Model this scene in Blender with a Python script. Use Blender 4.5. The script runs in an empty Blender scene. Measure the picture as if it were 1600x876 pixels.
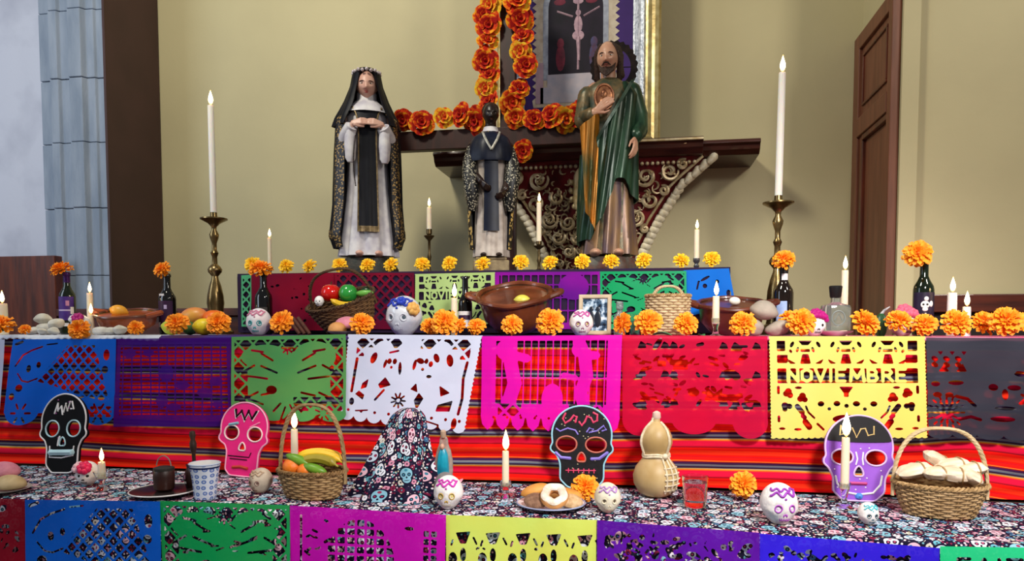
import bpy, math, random
import numpy as np
from mathutils import Vector, Matrix, Euler
PI = math.pi
rad = math.radians
random.seed(7)
RNG = np.random.default_rng(7)
SC = bpy.context.scene
COL = SC.collection

# ------------------------------------------------------------------ camera
F, CX, CY = 1150.0, 800.0, 575.0            # focal length and principal point, pixels of 1600x876
PITCH, YAW, EYE = rad(3.1), rad(10.0), 1.45
cam_d = bpy.data.cameras.new('camera')
cam = bpy.data.objects.new('camera', cam_d); COL.objects.link(cam)
cam_d.sensor_width = 36; cam_d.lens = F / 1600 * 36
cam_d.shift_y = (CY - 438) / 1600
cam_d.clip_start = 0.05
cam.location = (0, 0, EYE); cam.rotation_euler = (PI / 2 - PITCH, 0, YAW)
SC.camera = cam
# ------------------------------------------------------------------ world and lights
SC.view_settings.view_transform = 'Standard'; SC.view_settings.look = 'None'
SC.view_settings.gamma = 1; SC.view_settings.use_curve_mapping = False
SC.view_settings.exposure = 0.0
w = bpy.data.worlds.new('world'); SC.world = w; w.use_nodes = True
w.node_tree.nodes['Background'].inputs[0].default_value = (0.95, 0.97, 1.0, 1)
w.node_tree.nodes['Background'].inputs[1].default_value = 0.16
def area(name, loc, target, sx, sy, power, col):
    d = bpy.data.lights.new(name, 'AREA'); d.shape = 'RECTANGLE'; d.size = sx; d.size_y = sy
    d.energy = power; d.color = col
    o = bpy.data.objects.new(name, d); COL.objects.link(o); o.location = loc
    o.rotation_euler = (Vector(target) - Vector(loc)).to_track_quat('-Z', 'Y').to_euler()
    return o
area('ceiling_lamp', (-2.0, 1.5, 4.9), (-0.6, 4.0, 2.2), 0.6, 0.6, 92, (1.0, 0.94, 0.78))
area('right_lamp', (2.7, 1.3, 4.1), (1.7, 3.8, 2.4), 0.5, 0.5, 42, (1.0, 0.92, 0.78))
def spot(name, loc, target, power, ang, blend, col, soft):
    d = bpy.data.lights.new(name, 'SPOT'); d.energy = power; d.color = col; d.spot_size = ang; d.spot_blend = blend; d.shadow_soft_size = soft
    o = bpy.data.objects.new(name, d); COL.objects.link(o); o.location = loc
    o.rotation_euler = (Vector(target) - Vector(loc)).to_track_quat('-Z', 'Y').to_euler()
    return o
spot('nave_spot', (1.1, 0.25, 3.1), (0.35, 2.6, 0.75), 600, rad(76), .8, (1.0, 0.95, 0.90), .28)
area('side_window', (-5.2, 0.6, 3.2), (-4.2, 4.1, 2.2), 1.6, 2.4, 60, (0.72, 0.84, 1.0))

# ------------------------------------------------------------------ projection helpers (a pixel of the photo -> a place in the room)
R3 = cam.rotation_euler.to_matrix()
CAMP = Vector((0, 0, EYE))
def ray(px, py): return R3 @ Vector(((px - CX) / F, -(py - CY) / F, -1.0))
def at(px, py, Y):
    r = ray(px, py); return CAMP + r * (Y / r.y)
def onz(px, py, z):
    r = ray(px, py); return CAMP + r * ((z - EYE) / r.z)
def proj(p):
    q = R3.transposed() @ (Vector(p) - CAMP)
    return CX + F * q.x / -q.z, CY - F * q.y / -q.z
def mpp(px, Y, z=1.45):
    p = on(px, Y, z); return -(R3.transposed() @ (p - CAMP)).z / F
def on(px, Y, z):
    lo, hi = -8.0, 8.0
    for _ in range(40):
        m = (lo + hi) / 2
        if proj((m, Y, z))[0] < px: lo = m
        else: hi = m
    return Vector(((lo + hi) / 2, Y, z))

# ------------------------------------------------------------------ materials
def lin(h):
    if not isinstance(h, str): return tuple(h) if len(h) == 4 else (*h, 1)
    h = h.lstrip('#'); c = [int(h[i:i + 2], 16) / 255 for i in (0, 2, 4)]
    return tuple(x / 12.92 if x <= 0.04045 else ((x + 0.055) / 1.055) ** 2.4 for x in c) + (1,)
MATS = {}
class NT:
    """a tiny node-graph writer"""
    def __init__(s, name):
        s.m = bpy.data.materials.new(name); s.m.use_nodes = True
        s.t = s.m.node_tree; s.b = s.t.nodes['Principled BSDF']; s.out = s.t.nodes['Material Output']
    def n(s, typ, **kw):
        x = s.t.nodes.new(typ)
        for k, v in kw.items():
            if k.startswith('i_'):
                k = k[2:]; k = int(k) if k.isdigit() else k
                if isinstance(v, bpy.types.NodeSocket): s.t.links.new(v, x.inputs[k])
                else: x.inputs[k].default_value = v
            else: setattr(x, k, v)
        return x
    def math(s, op, a, b=0.0, c=None):
        x = s.t.nodes.new('ShaderNodeMath'); x.operation = op
        for i, v in enumerate((a, b) if c is None else (a, b, c)):
            if isinstance(v, bpy.types.NodeSocket): s.t.links.new(v, x.inputs[i])
            else: x.inputs[i].default_value = v
        return x.outputs[0]
    def mix(s, f, a, b):
        x = s.t.nodes.new('ShaderNodeMix'); x.data_type = 'RGBA'
        for i, v in ((0, f), (6, a), (7, b)):
            if isinstance(v, bpy.types.NodeSocket): s.t.links.new(v, x.inputs[i])
            else: x.inputs[i].default_value = v if not isinstance(v, str) else lin(v)
        return x.outputs[2]
    def ramp(s, f, stops, interp='LINEAR'):
        x = s.t.nodes.new('ShaderNodeValToRGB'); x.color_ramp.interpolation = interp
        e = x.color_ramp.elements
        while len(e) < len(stops): e.new(0.5)
        for i, (p, c) in enumerate(stops): e[i].position = p; e[i].color = lin(c)
        s.t.links.new(f, x.inputs[0]); return x.outputs[0]
    def link(s, a, b): s.t.links.new(a, b)
    def base(s, c): s.link(c, s.b.inputs['Base Color'])
    def bump(s, h, strength, dist=0.01):
        x = s.n('ShaderNodeBump'); x.inputs['Strength'].default_value = strength
        x.inputs['Distance'].default_value = dist
        s.link(h, x.inputs['Height']); s.link(x.outputs[0], s.b.inputs['Normal'])
def M(name, c1, c2=None, scale=14, rough=.55, metal=0, bump=0, bscale=None, trans=0, ior=1.45, see=0, sss=0, coat=0, emit=0, stretch=None, lo=.35, hi=.65, spec=.5, detail=4):
    if name in MATS: return MATS[name]
    g = NT(name); b = g.b
    b.inputs['Roughness'].default_value = rough; b.inputs['Metallic'].default_value = metal
    b.inputs['Specular IOR Level'].default_value = spec
    b.inputs['IOR'].default_value = ior; b.inputs['Transmission Weight'].default_value = trans
    b.inputs['Coat Weight'].default_value = coat
    c1 = lin(c1)
    if sss:
        b.inputs['Subsurface Weight'].default_value = sss; b.inputs['Subsurface Radius'].default_value = (.02, .012, .006)
        b.inputs['Subsurface Scale'].default_value = .4
    c2 = lin(c2) if c2 else tuple(x * .86 for x in c1[:3]) + (1,)
    tc = g.n('ShaderNodeTexCoord'); vec = tc.outputs['Object']
    if stretch:
        vec = g.n('ShaderNodeMapping', i_Vector=vec, i_Scale=stretch).outputs[0]
    nz = g.n('ShaderNodeTexNoise', i_Vector=vec, i_Scale=scale, i_Detail=detail)
    f = g.n('ShaderNodeMapRange', i_0=nz.outputs[0], i_1=lo, i_2=hi).outputs[0]
    col = g.mix(f, c2, c1); g.base(col)
    if emit:
        g.link(col, b.inputs['Emission Color']); b.inputs['Emission Strength'].default_value = emit
    if bump:
        nb = g.n('ShaderNodeTexNoise', i_Vector=vec, i_Scale=bscale or scale * 3, i_Detail=5)
        g.bump(nb.outputs[0], bump)
    if see:
        tr = g.n('ShaderNodeBsdfTransparent'); mx = g.n('ShaderNodeMixShader')
        mx.inputs[0].default_value = see
        tint = tuple(.35 + .65 * x for x in c1[:3]) + (1,)
        tr.inputs[0].default_value = tint
        g.link(b.outputs[0], mx.inputs[1]); g.link(tr.outputs[0], mx.inputs[2]); g.link(mx.outputs[0], g.out.inputs[0])
    MATS[name] = g.m
    return g.m

# ------------------------------------------------------------------ mesh writer
def nrm(v): return v / (np.linalg.norm(v) + 1e-12)
class MB:
    def __init__(s): s.v = []; s.f = []; s.m = []; s.uv = []; s.n = 0; s.mi = 0
    def add(s, v, f, uv=None):
        v = np.asarray(v, float).reshape(-1, 3)
        s.v.append(v); s.uv.append(np.asarray(uv, float) if uv is not None else np.zeros((len(v), 2)))
        o = s.n
        for q in f: s.f.append([i + o for i in q]); s.m.append(s.mi)
        s.n += len(v); return s
    def box(s, c, d, rz=0, rx=0, ry=0):
        x, y, z = [k / 2 for k in d]
        v = [(-x, -y, -z), (x, -y, -z), (x, y, -z), (-x, y, -z), (-x, -y, z), (x, -y, z), (x, y, z), (-x, y, z)]
        m = Euler((rx, ry, rz)).to_matrix()
        v = [tuple(m @ Vector(p) + Vector(c)) for p in v]
        return s.add(v, [(0, 3, 2, 1), (4, 5, 6, 7), (0, 1, 5, 4), (1, 2, 6, 5), (2, 3, 7, 6), (3, 0, 4, 7)])
    def grid(s, P, closed_u=False, closed_v=False, flip=False, uv=None):
        P = np.asarray(P, float); nv, nu = P.shape[:2]; f = []
        for j in range(nv if closed_v else nv - 1):
            for i in range(nu if closed_u else nu - 1):
                a, b = j * nu + i, j * nu + (i + 1) % nu
                c, d = ((j + 1) % nv) * nu + (i + 1) % nu, ((j + 1) % nv) * nu + i
                f.append((d, c, b, a) if flip else (a, b, c, d))
        return s.add(P.reshape(-1, 3), f, None if uv is None else np.asarray(uv).reshape(-1, 2))
    def rings(s, rs, cap0=True, cap1=True):
        """rings of equal length, counter-clockwise seen from the end they run to"""
        s.grid(rs, closed_u=True); n = len(rs[0]); o = s.n - n * len(rs)
        if cap0: s.f.append([o + i for i in range(n - 1, -1, -1)]); s.m.append(s.mi)
        if cap1: s.f.append([s.n - n + i for i in range(n)]); s.m.append(s.mi)
        return s
    def lathe(s, prof, seg=24, c=(0, 0, 0), sx=1, sy=1, cap0=True, cap1=True, fn=None):
        a = np.linspace(0, 2 * PI, seg, endpoint=False); rs = []
        for r, z in prof:
            rr = max(r, 1e-4) * np.ones(seg)
            if fn is not None: rr = rr * fn(a, z)
            rs.append(np.stack([c[0] + rr * np.cos(a) * sx, c[1] + rr * np.sin(a) * sy, np.full(seg, c[2] + z)], 1))
        return s.rings(rs, cap0, cap1)
    def ball(s, c, r, seg=16, rg=10, rot=None, fn=None):
        r = (r, r, r) if np.isscalar(r) else r
        t = np.linspace(0, PI, rg + 1); a = np.linspace(0, 2 * PI, seg, endpoint=False)
        T, A = np.meshgrid(t, a, indexing='ij')
        U = np.stack([np.sin(T) * np.cos(A), np.sin(T) * np.sin(A), -np.cos(T)], -1)
        Q = U * np.array(r)
        if fn is not None: Q = fn(U, Q)
        if rot is not None: Q = Q @ np.array(Euler(rot).to_matrix()).T
        return s.grid(Q + np.array(c), closed_u=True)
    def tube(s, pts, r, seg=6, closed=False, cap=True, ball=False, flat=None):
        P = np.asarray(pts, float); n = len(P); r = np.ones(n) * r if np.isscalar(r) else np.asarray(r, float)
        if closed: T = np.roll(P, -1, 0) - np.roll(P, 1, 0)
        else: T = np.gradient(P, axis=0)
        T = T / (np.linalg.norm(T, axis=1, keepdims=True) + 1e-12)
        u = np.cross(T[0], (0, 0, 1.0))
        if np.linalg.norm(u) < .1: u = np.cross(T[0], (0, 1.0, 0))
        u = nrm(u); a = np.linspace(0, 2 * PI, seg, endpoint=False); rs = []
        for i in range(n):
            u = nrm(u - T[i] * np.dot(u, T[i])); w_ = np.cross(T[i], u)
            k = 1 if flat is None else flat
            rs.append(P[i] + r[i] * (np.outer(np.cos(a), u) + k * np.outer(np.sin(a), w_)))
        if closed: s.grid(rs, closed_u=True, closed_v=True)
        else: s.rings(rs, cap, cap)
        if ball:
            for p, q in zip(P, r): s.ball(p, q, seg, max(4, seg // 2))
        return s
    def prism(s, out, d0, d1, axis='y'):
        """polygon out [(a,b)] in the x-z plane extruded from y=d0 to y=d1 (or x-y from z=d0 to d1, or y-z along x)"""
        n = len(out); V = []
        for d in (d0, d1):
            for a, b in out: V.append((a, d, b) if axis == 'y' else (a, b, d) if axis == 'z' else (d, a, b))
        f = [list(range(n - 1, -1, -1)), list(range(n, 2 * n))] + [(i, (i + 1) % n, n + (i + 1) % n, n + i) for i in range(n)]
        return s.add(V, f)
    def shell(s, fn, nu, nv, th=.006, closed_u=False, uvs=None):
        u = np.linspace(0, 1, nu, endpoint=not closed_u); v = np.linspace(0, 1, nv)
        U, V = np.meshgrid(u, v); P = np.asarray(fn(U, V), float)
        if P.shape[0] == 3: P = np.moveaxis(P, 0, -1)
        e = 1e-3
        def get(a, b):
            q = np.asarray(fn(a, b), float); return np.moveaxis(q, 0, -1) if q.shape[0] == 3 else q
        N = np.cross(get(U + e, V) - get(U - e, V), get(U, V + e) - get(U, V - e))
        N /= np.linalg.norm(N, axis=-1, keepdims=True) + 1e-9
        Q = P - N * th; o = s.n; uv = np.stack([U, V], -1)
        s.grid(P, closed_u, uv=uv); s.grid(Q, closed_u, flip=True, uv=uv); k = nu * nv
        def quad(a, b): s.f.append([o + b, o + a, o + k + a, o + k + b]); s.m.append(s.mi)
        m = nu if closed_u else nu - 1
        for i in range(m):
            quad(i, (i + 1) % nu); a = (nv - 1) * nu; quad(a + (i + 1) % nu, a + i)
        if not closed_u:
            for j in range(nv - 1): quad((j + 1) * nu, j * nu); quad(j * nu + nu - 1, (j + 1) * nu + nu - 1)
        return s
    def arr(s): return np.concatenate(s.v)
    def mesh(s, name, smooth=True, sharp=42):
        me = bpy.data.meshes.new(name)
        V = s.arr(); me.from_pydata(V.tolist(), [], s.f)
        if any(s.m): me.polygons.foreach_set('material_index', np.array(s.m, dtype=np.int32))
        if any(np.any(q) for q in s.uv):
            UV = np.concatenate(s.uv); l = me.uv_layers.new(name='UVMap')
            idx = np.zeros(len(me.loops), dtype=np.int32); me.loops.foreach_get('vertex_index', idx)
            l.data.foreach_set('uv', UV[idx].ravel())
        if smooth:
            me.shade_smooth(); me.set_sharp_from_angle(angle=rad(sharp))
        me.update(); return me
def tag(o, label=None, cat=None, group=None, kind=None):
    if label: o['label'] = label
    if cat: o['category'] = cat
    if group: o['group'] = group
    if kind: o['kind'] = kind
    return o
def obj(name, mb, mat, parent=None, label=None, cat=None, group=None, kind=None, smooth=True, sharp=42, bevel=0, sub=0):
    me = mb if isinstance(mb, bpy.types.Mesh) else mb.mesh(name, smooth, sharp)
    if not me.materials:
        for m_ in (mat if isinstance(mat, (list, tuple)) else [mat]): me.materials.append(m_)
    o = bpy.data.objects.new(name, me); COL.objects.link(o)
    if parent is not None: o.parent = parent
    if bevel:
        b = o.modifiers.new('bevel', 'BEVEL'); b.width = bevel; b.segments = 2; b.limit_method = 'ANGLE'
    if sub:
        b = o.modifiers.new('sub', 'SUBSURF'); b.levels = sub; b.render_levels = sub
    return tag(o, label, cat, group, kind)
def thing(name, label, cat, group=None, kind=None):
    o = bpy.data.objects.new(name, None); COL.objects.link(o); o.empty_display_size = .05
    return tag(o, label, cat, group, kind)
def kids(o): return [c for c in COL.objects if c.parent == o]
KIDS = {}
def dup(root, label, group=None):
    r = root.copy(); COL.objects.link(r); r['label'] = label
    if group: r['group'] = group
    ch = KIDS.get(root.name)
    if ch is None: ch = KIDS[root.name] = [(c, kids(c)) for c in kids(root)]
    for c, gg in ch:
        d = c.copy(); COL.objects.link(d); d.parent = r
        for g in gg:
            e = g.copy(); COL.objects.link(e); e.parent = d
    return r
def local(o): return Matrix.LocRotScale(o.location, o.rotation_euler, o.scale)
def zmin(o):
    lo = [1e9]
    def walk(x, m):
        m = m @ local(x)
        if x.type == 'MESH':
            n = len(x.data.vertices); a = np.zeros(n * 3, dtype=np.float32); x.data.vertices.foreach_get('co', a)
            a = a.reshape(-1, 3); row = np.array(m)[2]
            lo[0] = min(lo[0], float((a @ row[:3]).min() + row[3]))
        for c in kids(x): walk(c, m)
    walk(o, Matrix()); return lo[0]
def put(o, p, rz=0, rx=0, ry=0, s=None, rest=None):
    o.location = p; o.rotation_euler = (rx, ry, rz)
    if s: o.scale = (s, s, s)
    if rest is not None:
        o.location.z += rest - zmin(o)
    return o
def lamp(parent, z, power=.35, y=0, x=0):
    d = bpy.data.lights.new('flame_light', 'POINT'); d.energy = power; d.color = (1, .62, .25); d.shadow_soft_size = .012
    o = bpy.data.objects.new('flame_light', d); COL.objects.link(o); o.location = (x, y, z); o.parent = parent
    return o

# ------------------------------------------------------------------ signed-distance shapes and marching squares (cut paper, boards)
class Pic:
    def __init__(s, W, H, cell, u0=0.0, v0=0.0):
        nx = int(round(W / cell)) + 1; ny = int(round(H / cell)) + 1
        s.xs = np.linspace(u0, u0 + W, nx); s.ys = np.linspace(v0, v0 + H, ny)
        s.X, s.Y = np.meshgrid(s.xs, s.ys); s.W, s.H = W, H
    def c(s, x, y, r): return np.hypot(s.X - x, s.Y - y) - r
    def e(s, x, y, a, b, rot=0):
        dx, dy = s.X - x, s.Y - y; c, n = math.cos(rot), math.sin(rot)
        p, q = dx * c + dy * n, -dx * n + dy * c
        return (np.hypot(p / a, q / b) - 1) * min(a, b)
    def b(s, x0, y0, x1, y1):
        return np.maximum(np.abs(s.X - (x0 + x1) / 2) - abs(x1 - x0) / 2, np.abs(s.Y - (y0 + y1) / 2) - abs(y1 - y0) / 2)
    def l(s, x0, y0, x1, y1, w):
        dx, dy = x1 - x0, y1 - y0; t = np.clip(((s.X - x0) * dx + (s.Y - y0) * dy) / (dx * dx + dy * dy + 1e-9), 0, 1)
        return np.hypot(s.X - x0 - t * dx, s.Y - y0 - t * dy) - w
    def pl(s, pts, w):
        r = None
        for (a, b), (c, d) in zip(pts[:-1], pts[1:]):
            q = s.l(a, b, c, d, w); r = q if r is None else np.minimum(r, q)
        return r
    def dia(s, x, y, a, b=None):
        b = b or a; return (np.abs(s.X - x) / a + np.abs(s.Y - y) / b - 1) * min(a, b) * .7
    def poly(s, pts):
        d = np.full(s.X.shape, 1e9); ins = np.zeros(s.X.shape, bool); n = len(pts)
        for i in range(n):
            (x0, y0), (x1, y1) = pts[i], pts[(i + 1) % n]
            d = np.minimum(d, s.l(x0, y0, x1, y1, 0))
            if y0 != y1:
                cr = ((y0 > s.Y) != (y1 > s.Y)) & (s.X < (x1 - x0) * (s.Y - y0) / (y1 - y0) + x0); ins ^= cr
        return np.where(ins, -d, d)
    def lattice(s, p, w, rot=True, q=None):
        a, b = (s.X + s.Y, s.X - s.Y) if rot else (s.X, s.Y); k = math.sqrt(2) if rot else 1
        q = q or p
        f = lambda t, p_: np.abs((t / p_ + .5) % 1 - .5) * p_ / k
        return np.maximum(w / 2 - f(a, p), w / 2 - f(b, q))
    def petals(s, x, y, r0, r1, n, w, a0=0):
        r = None
        for i in range(n):
            t = a0 + 2 * PI * i / n
            q = s.l(x + r0 * math.cos(t), y + r0 * math.sin(t), x + r1 * math.cos(t), y + r1 * math.sin(t), w)
            r = q if r is None else np.minimum(r, q)
        return r
def U(*a):
    r = a[0]
    for q in a[1:]: r = np.minimum(r, q)
    return r
def I(*a):
    r = a[0]
    for q in a[1:]: r = np.maximum(r, q)
    return r
def march(Fd, xs, ys):
    """polygons of the region Fd < 0 -> (points2d, faces)"""
    ny, nx = Fd.shape; pts = []; key = {}; faces = []
    Fd = np.where(np.abs(Fd) < 1e-6, -1e-6, Fd); ins = (Fd < 0)
    cnt = ins[:-1, :-1].astype(int) + ins[:-1, 1:] + ins[1:, 1:] + ins[1:, :-1]
    fl = Fd.tolist(); X = xs.tolist(); Y = ys.tolist(); il = ins.tolist()
    def vid(k, p):
        i = key.get(k)
        if i is None: i = key[k] = len(pts); pts.append(p)
        return i
    for j, i in np.argwhere(cnt > 0).tolist():
        cs = ((j, i), (j, i + 1), (j + 1, i + 1), (j + 1, i)); poly = []
        for a in range(4):
            (ja, ia), (jb, ib) = cs[a], cs[(a + 1) & 3]
            if il[ja][ia]: poly.append(vid((ja, ia), (X[ia], Y[ja])))
            if il[ja][ia] != il[jb][ib]:
                fa, fb = fl[ja][ia], fl[jb][ib]; t = fa / (fa - fb); t = min(.96, max(.04, t))
                k = ((ja, ia), (jb, ib)) if (ja, ia) < (jb, ib) else ((jb, ib), (ja, ia))
                poly.append(vid(k, (X[ia] + (X[ib] - X[ia]) * t, Y[ja] + (Y[jb] - Y[ja]) * t)))
        if len(poly) > 2: faces.append(poly)
    return np.array(pts), faces
def rim_edges(faces):
    e = {}
    for q in faces:
        for a, b in zip(q, q[1:] + q[:1]):
            if (b, a) in e: del e[(b, a)]
            else: e[(a, b)] = 1
    return list(e)
def rim_loops(edges):
    nx = dict(edges); loops = []
    while nx:
        a = next(iter(nx)); L = [a]; b = nx.pop(a)
        while b != L[0] and b in nx: L.append(b); b = nx.pop(b)
        loops.append(L)
    return loops

# ================================================================== the room
ZB, ZM, ZT = .84, 1.42, 1.72                   # tops of the three altar steps (cloth on)
YB, YM, YT = 2.27, 2.87, 3.42                  # their front edges
plaster = M('plaster', '#cbc096', '#c1b68e', scale=1.3, rough=.62, bump=.08, bscale=30, detail=6)
white_plaster = M('white_plaster', '#d0d4e4', '#b4b8ca', scale=2.2, rough=.8, bump=.1, bscale=26, detail=7, lo=.3, hi=.5)
stone_m = M('grey_stone', '#9aa6b8', '#8492a6', scale=5, rough=.85, bump=.25, bscale=60, stretch=(3, 3, .6))
brown_paint = M('brown_paint', '#4a312e', '#432c29', scale=4, rough=.6)
wood = M('dark_wood', '#6a2c14', '#43180a', scale=5, rough=.42, stretch=(6, 6, .7), bump=.06, coat=.2)
wood_h = M('dark_wood_long', '#5e2412', '#3c140a', scale=5, rough=.4, stretch=(.7, 6, 6), bump=.06, coat=.2)
door_wood = M('door_wood', '#7c4a34', '#6a3d29', scale=5, rough=.45, stretch=(6, 6, .7), bump=.05)
box_wood = M('step_wood', '#4a3226', scale=6, rough=.7)
floor_m = M('floor_tile', '#8d7f6c', scale=3, rough=.4)

def wall(name, c, d, mat): return obj(name, MB().box(c, d), mat, kind='structure', smooth=False)
wall('floor', (-.8, 2.0, -.05), (9, 6, .1), floor_m)
wall('wall_back', (-.965, 4.55, 2.6), (4.46, .1, 5.2), plaster)
wall('wall_right', (2.615, 4.23, 2.6), (2.68, .74, 5.2), plaster)
wall('trim_1', (1.243, 4.215, 2.6), (.076, .77, 5.2), plaster)
wall('wall_left', (-4.5, 4.35, 2.6), (2.0, .5, 5.2), white_plaster)
# fluted stone pilaster built of courses, each course a block of its own
pil = thing('trim_2', None, None, kind='structure')
prof = [(-3.62, 4.06), (-3.62, 4.0), (-3.535, 4.0), (-3.525, 3.965), (-3.47, 3.965), (-3.46, 3.985), (-3.40, 3.985), (-3.385, 3.955),
        (-3.30, 3.955), (-3.285, 3.985), (-3.235, 3.985), (-3.225, 4.0), (-3.18, 4.0), (-3.18, 4.06)]
zs = [0, .7] + [at(140, y_, 3.97).z for y_ in (430, 324, 221, 120, 12)] + [3.7, 4.2, 4.7, 5.2]
for i, (a, b) in enumerate(zip(zs[:-1], zs[1:])):
    dy = .0012 * ((i * 37) % 5 - 2)
    obj('stone_block', MB().prism([(x, y + dy) for x, y in prof], a + .002, b - .002, 'z'), stone_m, pil, smooth=False, bevel=.004)
obj('pilaster_core', MB().box((-3.395, 4.3, 2.6), (.43, .46, 5.2)), stone_m, pil, smooth=False)
wall('trim_3', (-3.1725, 4.24, 2.6), (.015, .5, 5.2), brown_paint)

# the tall door in the right return of the niche
dr = thing('door_1', None, None, kind='structure')
def dbox(name, y0, y1, z0, z1, x0, x1, m=door_wood, bev=.004):
    return obj(name, MB().box(((x0 + x1) / 2 - .045, (y0 + y1) / 2, (z0 + z1) / 2), (x1 - x0, y1 - y0, z1 - z0)), m, dr, smooth=False, bevel=bev)
dbox('door_stile', 4.40, 4.495, 0, 3.06, 1.205, 1.248); dbox('door_stile', 3.85, 3.905, 0, 3.06, 1.205, 1.248)
dbox('door_rail', 3.905, 4.40, 2.98, 3.06, 1.205, 1.248); dbox('door_rail', 3.905, 4.40, 2.50, 2.60, 1.200, 1.248)
dbox('transom_panel', 3.905, 4.40, 2.60, 2.98, 1.222, 1.247)
for a in ((3.95, 4.36, 2.925, 2.94), (3.95, 4.36, 2.66, 2.675), (3.95, 3.965, 2.675, 2.925), (4.345, 4.36, 2.675, 2.925)):
    dbox('panel_moulding', *a, 1.212, 1.224, wood, .003)
dbox('inner_stile', 4.33, 4.40, 0, 2.5, 1.215, 1.248, wood); dbox('door_leaf', 3.905, 4.33, .01, 2.47, 1.232, 1.248)
dbox('door_moulding', 3.905, 4.33, 2.47, 2.5, 1.21, 1.248, wood)

def bench(label, parts):
    t = thing('wooden_bench', label, 'bench')
    for nm, x0, x1, y0, y1, z0, z1, m in parts:
        obj(nm, MB().box(((x0 + x1) / 2, (y0 + y1) / 2, (z0 + z1) / 2), (x1 - x0, y1 - y0, z1 - z0)), m, t, smooth=False, bevel=.005)
bench('dark wooden high bench at the left edge, before the white wall',
      [('end_panel', -4.6, -3.42, 3.84, 3.9, 0, 1.88, wood), ('back_panel', -3.42, -2.02, 3.86, 3.89, 0, 1.52, wood_h), ('top_rail', -3.42, -2.02, 3.835, 3.915, 1.52, 1.565, wood_h)])
bench('dark wooden bench rail at the right edge, below the plain beige wall',
      [('top_rail', 1.345, 2.6, 3.775, 3.845, 1.525, 1.61, wood_h), ('back_panel', 1.36, 2.6, 3.815, 3.84, 0, 1.525, M('under_rail_shade', '#1c0f0b', rough=.6)),  # near-black back panel paints in the shade of the open space under the rail
       ('post', 1.29, 1.345, 3.775, 3.825, 0, 1.585, wood)])

# ------------------------------------------------------------------ the three altar steps
def step(label, boxes):
    m = MB()
    for c, d in boxes: m.box(c, d)
    return obj('altar_step', m, box_wood, label=label, cat='altar step', smooth=False)
step('low wooden altar step under the skull-print cloth', [((-.6, 2.58, .417), (4.3, .58, .832))])
step('middle wooden altar step behind the striped cloth', [((-.7, 3.325, .704), (4.9, .85, 1.408))])
step('upper wooden altar step carrying the three statues', [((-.81, 3.765, 1.566), (2.39, .67, .284)), ((-.81, 3.94, .71), (2.39, .3, 1.42))])

def wob(x, y, k=1.0): return (np.sin(x * 5.1 * k + 1.3 * np.sin(y * 3.3 * k)) + np.sin(y * 9.7 * k + 2 * np.sin(x * 2.9 * k)) + np.sin((x + y) * 14 * k)) / 3

# striped blanket cloth, hung from the middle step
def serape_mat():
    g = NT('striped_blanket'); g.b.inputs['Roughness'].default_value = .85; g.b.inputs['Specular IOR Level'].default_value = .08
    uv = g.n('ShaderNodeUVMap').outputs[0]; sp = g.n('ShaderNodeSeparateXYZ', i_0=uv)
    nz = g.n('ShaderNodeTexNoise', i_Vector=g.n('ShaderNodeMapping', i_Vector=uv, i_Scale=(2.5, 6, 1)).outputs[0], i_Scale=1.0, i_Detail=2)
    v = g.math('ADD', sp.outputs[1], g.math('MULTIPLY', g.math('SUBTRACT', nz.outputs[0], .5), .012))
    t = g.math('FRACT', g.math('DIVIDE', v, .1165))
    red, org, crim, navy, gry = '#f0140c', '#f2691f', '#d3103a', '#241b47', '#77808a'
    st = [(0, '#e3150f'), (.10, org), (.13, '#7a1420'), (.16, navy), (.23, gry), (.29, '#31507a'), (.32, '#1e1a2c'), (.36, '#8a8f86'), (.385, '#e0a23a'), (.42, '#f0581c'),
          (.45, crim), (.62, '#b00d26'), (.645, '#7a0a1c'), (.67, red), (.78, '#f53214'), (.92, red), (.97, '#c2101c')]
    c = g.ramp(t, st, 'CONSTANT')
    f = g.n('ShaderNodeTexNoise', i_Vector=g.n('ShaderNodeMapping', i_Vector=uv, i_Scale=(3, 900, 1)).outputs[0], i_Scale=1.0, i_Detail=3)
    c2 = g.mix(g.math('MULTIPLY', f.outputs[0], .22), c, '#8a0a12'); g.base(c2)
    th = g.n('ShaderNodeTexWave', i_Vector=uv, i_Scale=120.0); th.bands_direction = 'Y'
    g.bump(th.outputs[0], .25, .002); return g.m
X0, X1 = -3.12, 1.72
def ser(u, v):
    x = X0 + (X1 - X0) * u; s = v * .57
    y = 2.878 - .006 * np.sin(s * 2 * PI / .0585 + 2.2 * np.sin(x * 1.7)) * np.clip(s / .3, 0, 1) - .006 * np.sin(x * 9 + s * 4) * np.clip(s / .4, 0, 1) - .018 * np.clip((s - .45) / .13, 0, 1) ** 2
    return np.stack([x, y - .004, 1.4140 - s])
mb = MB(); u = np.linspace(0, 1, 300); v = np.linspace(0, 1, 60); UU, VV = np.meshgrid(u, v)
P = np.moveaxis(ser(UU, VV), 0, -1); xx = P[..., 0]
sag = .010 * np.sin(xx * 1.9 + .6) * VV + .030 * VV * np.exp(-((xx - 1.18) / .16) ** 2) - .012 * VV * np.exp(-((xx + .15) / .2) ** 2)
uv = np.stack([xx, VV * .57 + sag + .004], -1)
mb.grid(P, uv=uv)
Q = P.copy(); Q[..., 1] += .003; mb.grid(Q, flip=True, uv=uv)
obj('striped_blanket', mb, serape_mat(), label='red striped woven blanket hanging down the middle step of the altar', cat='blanket')

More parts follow.
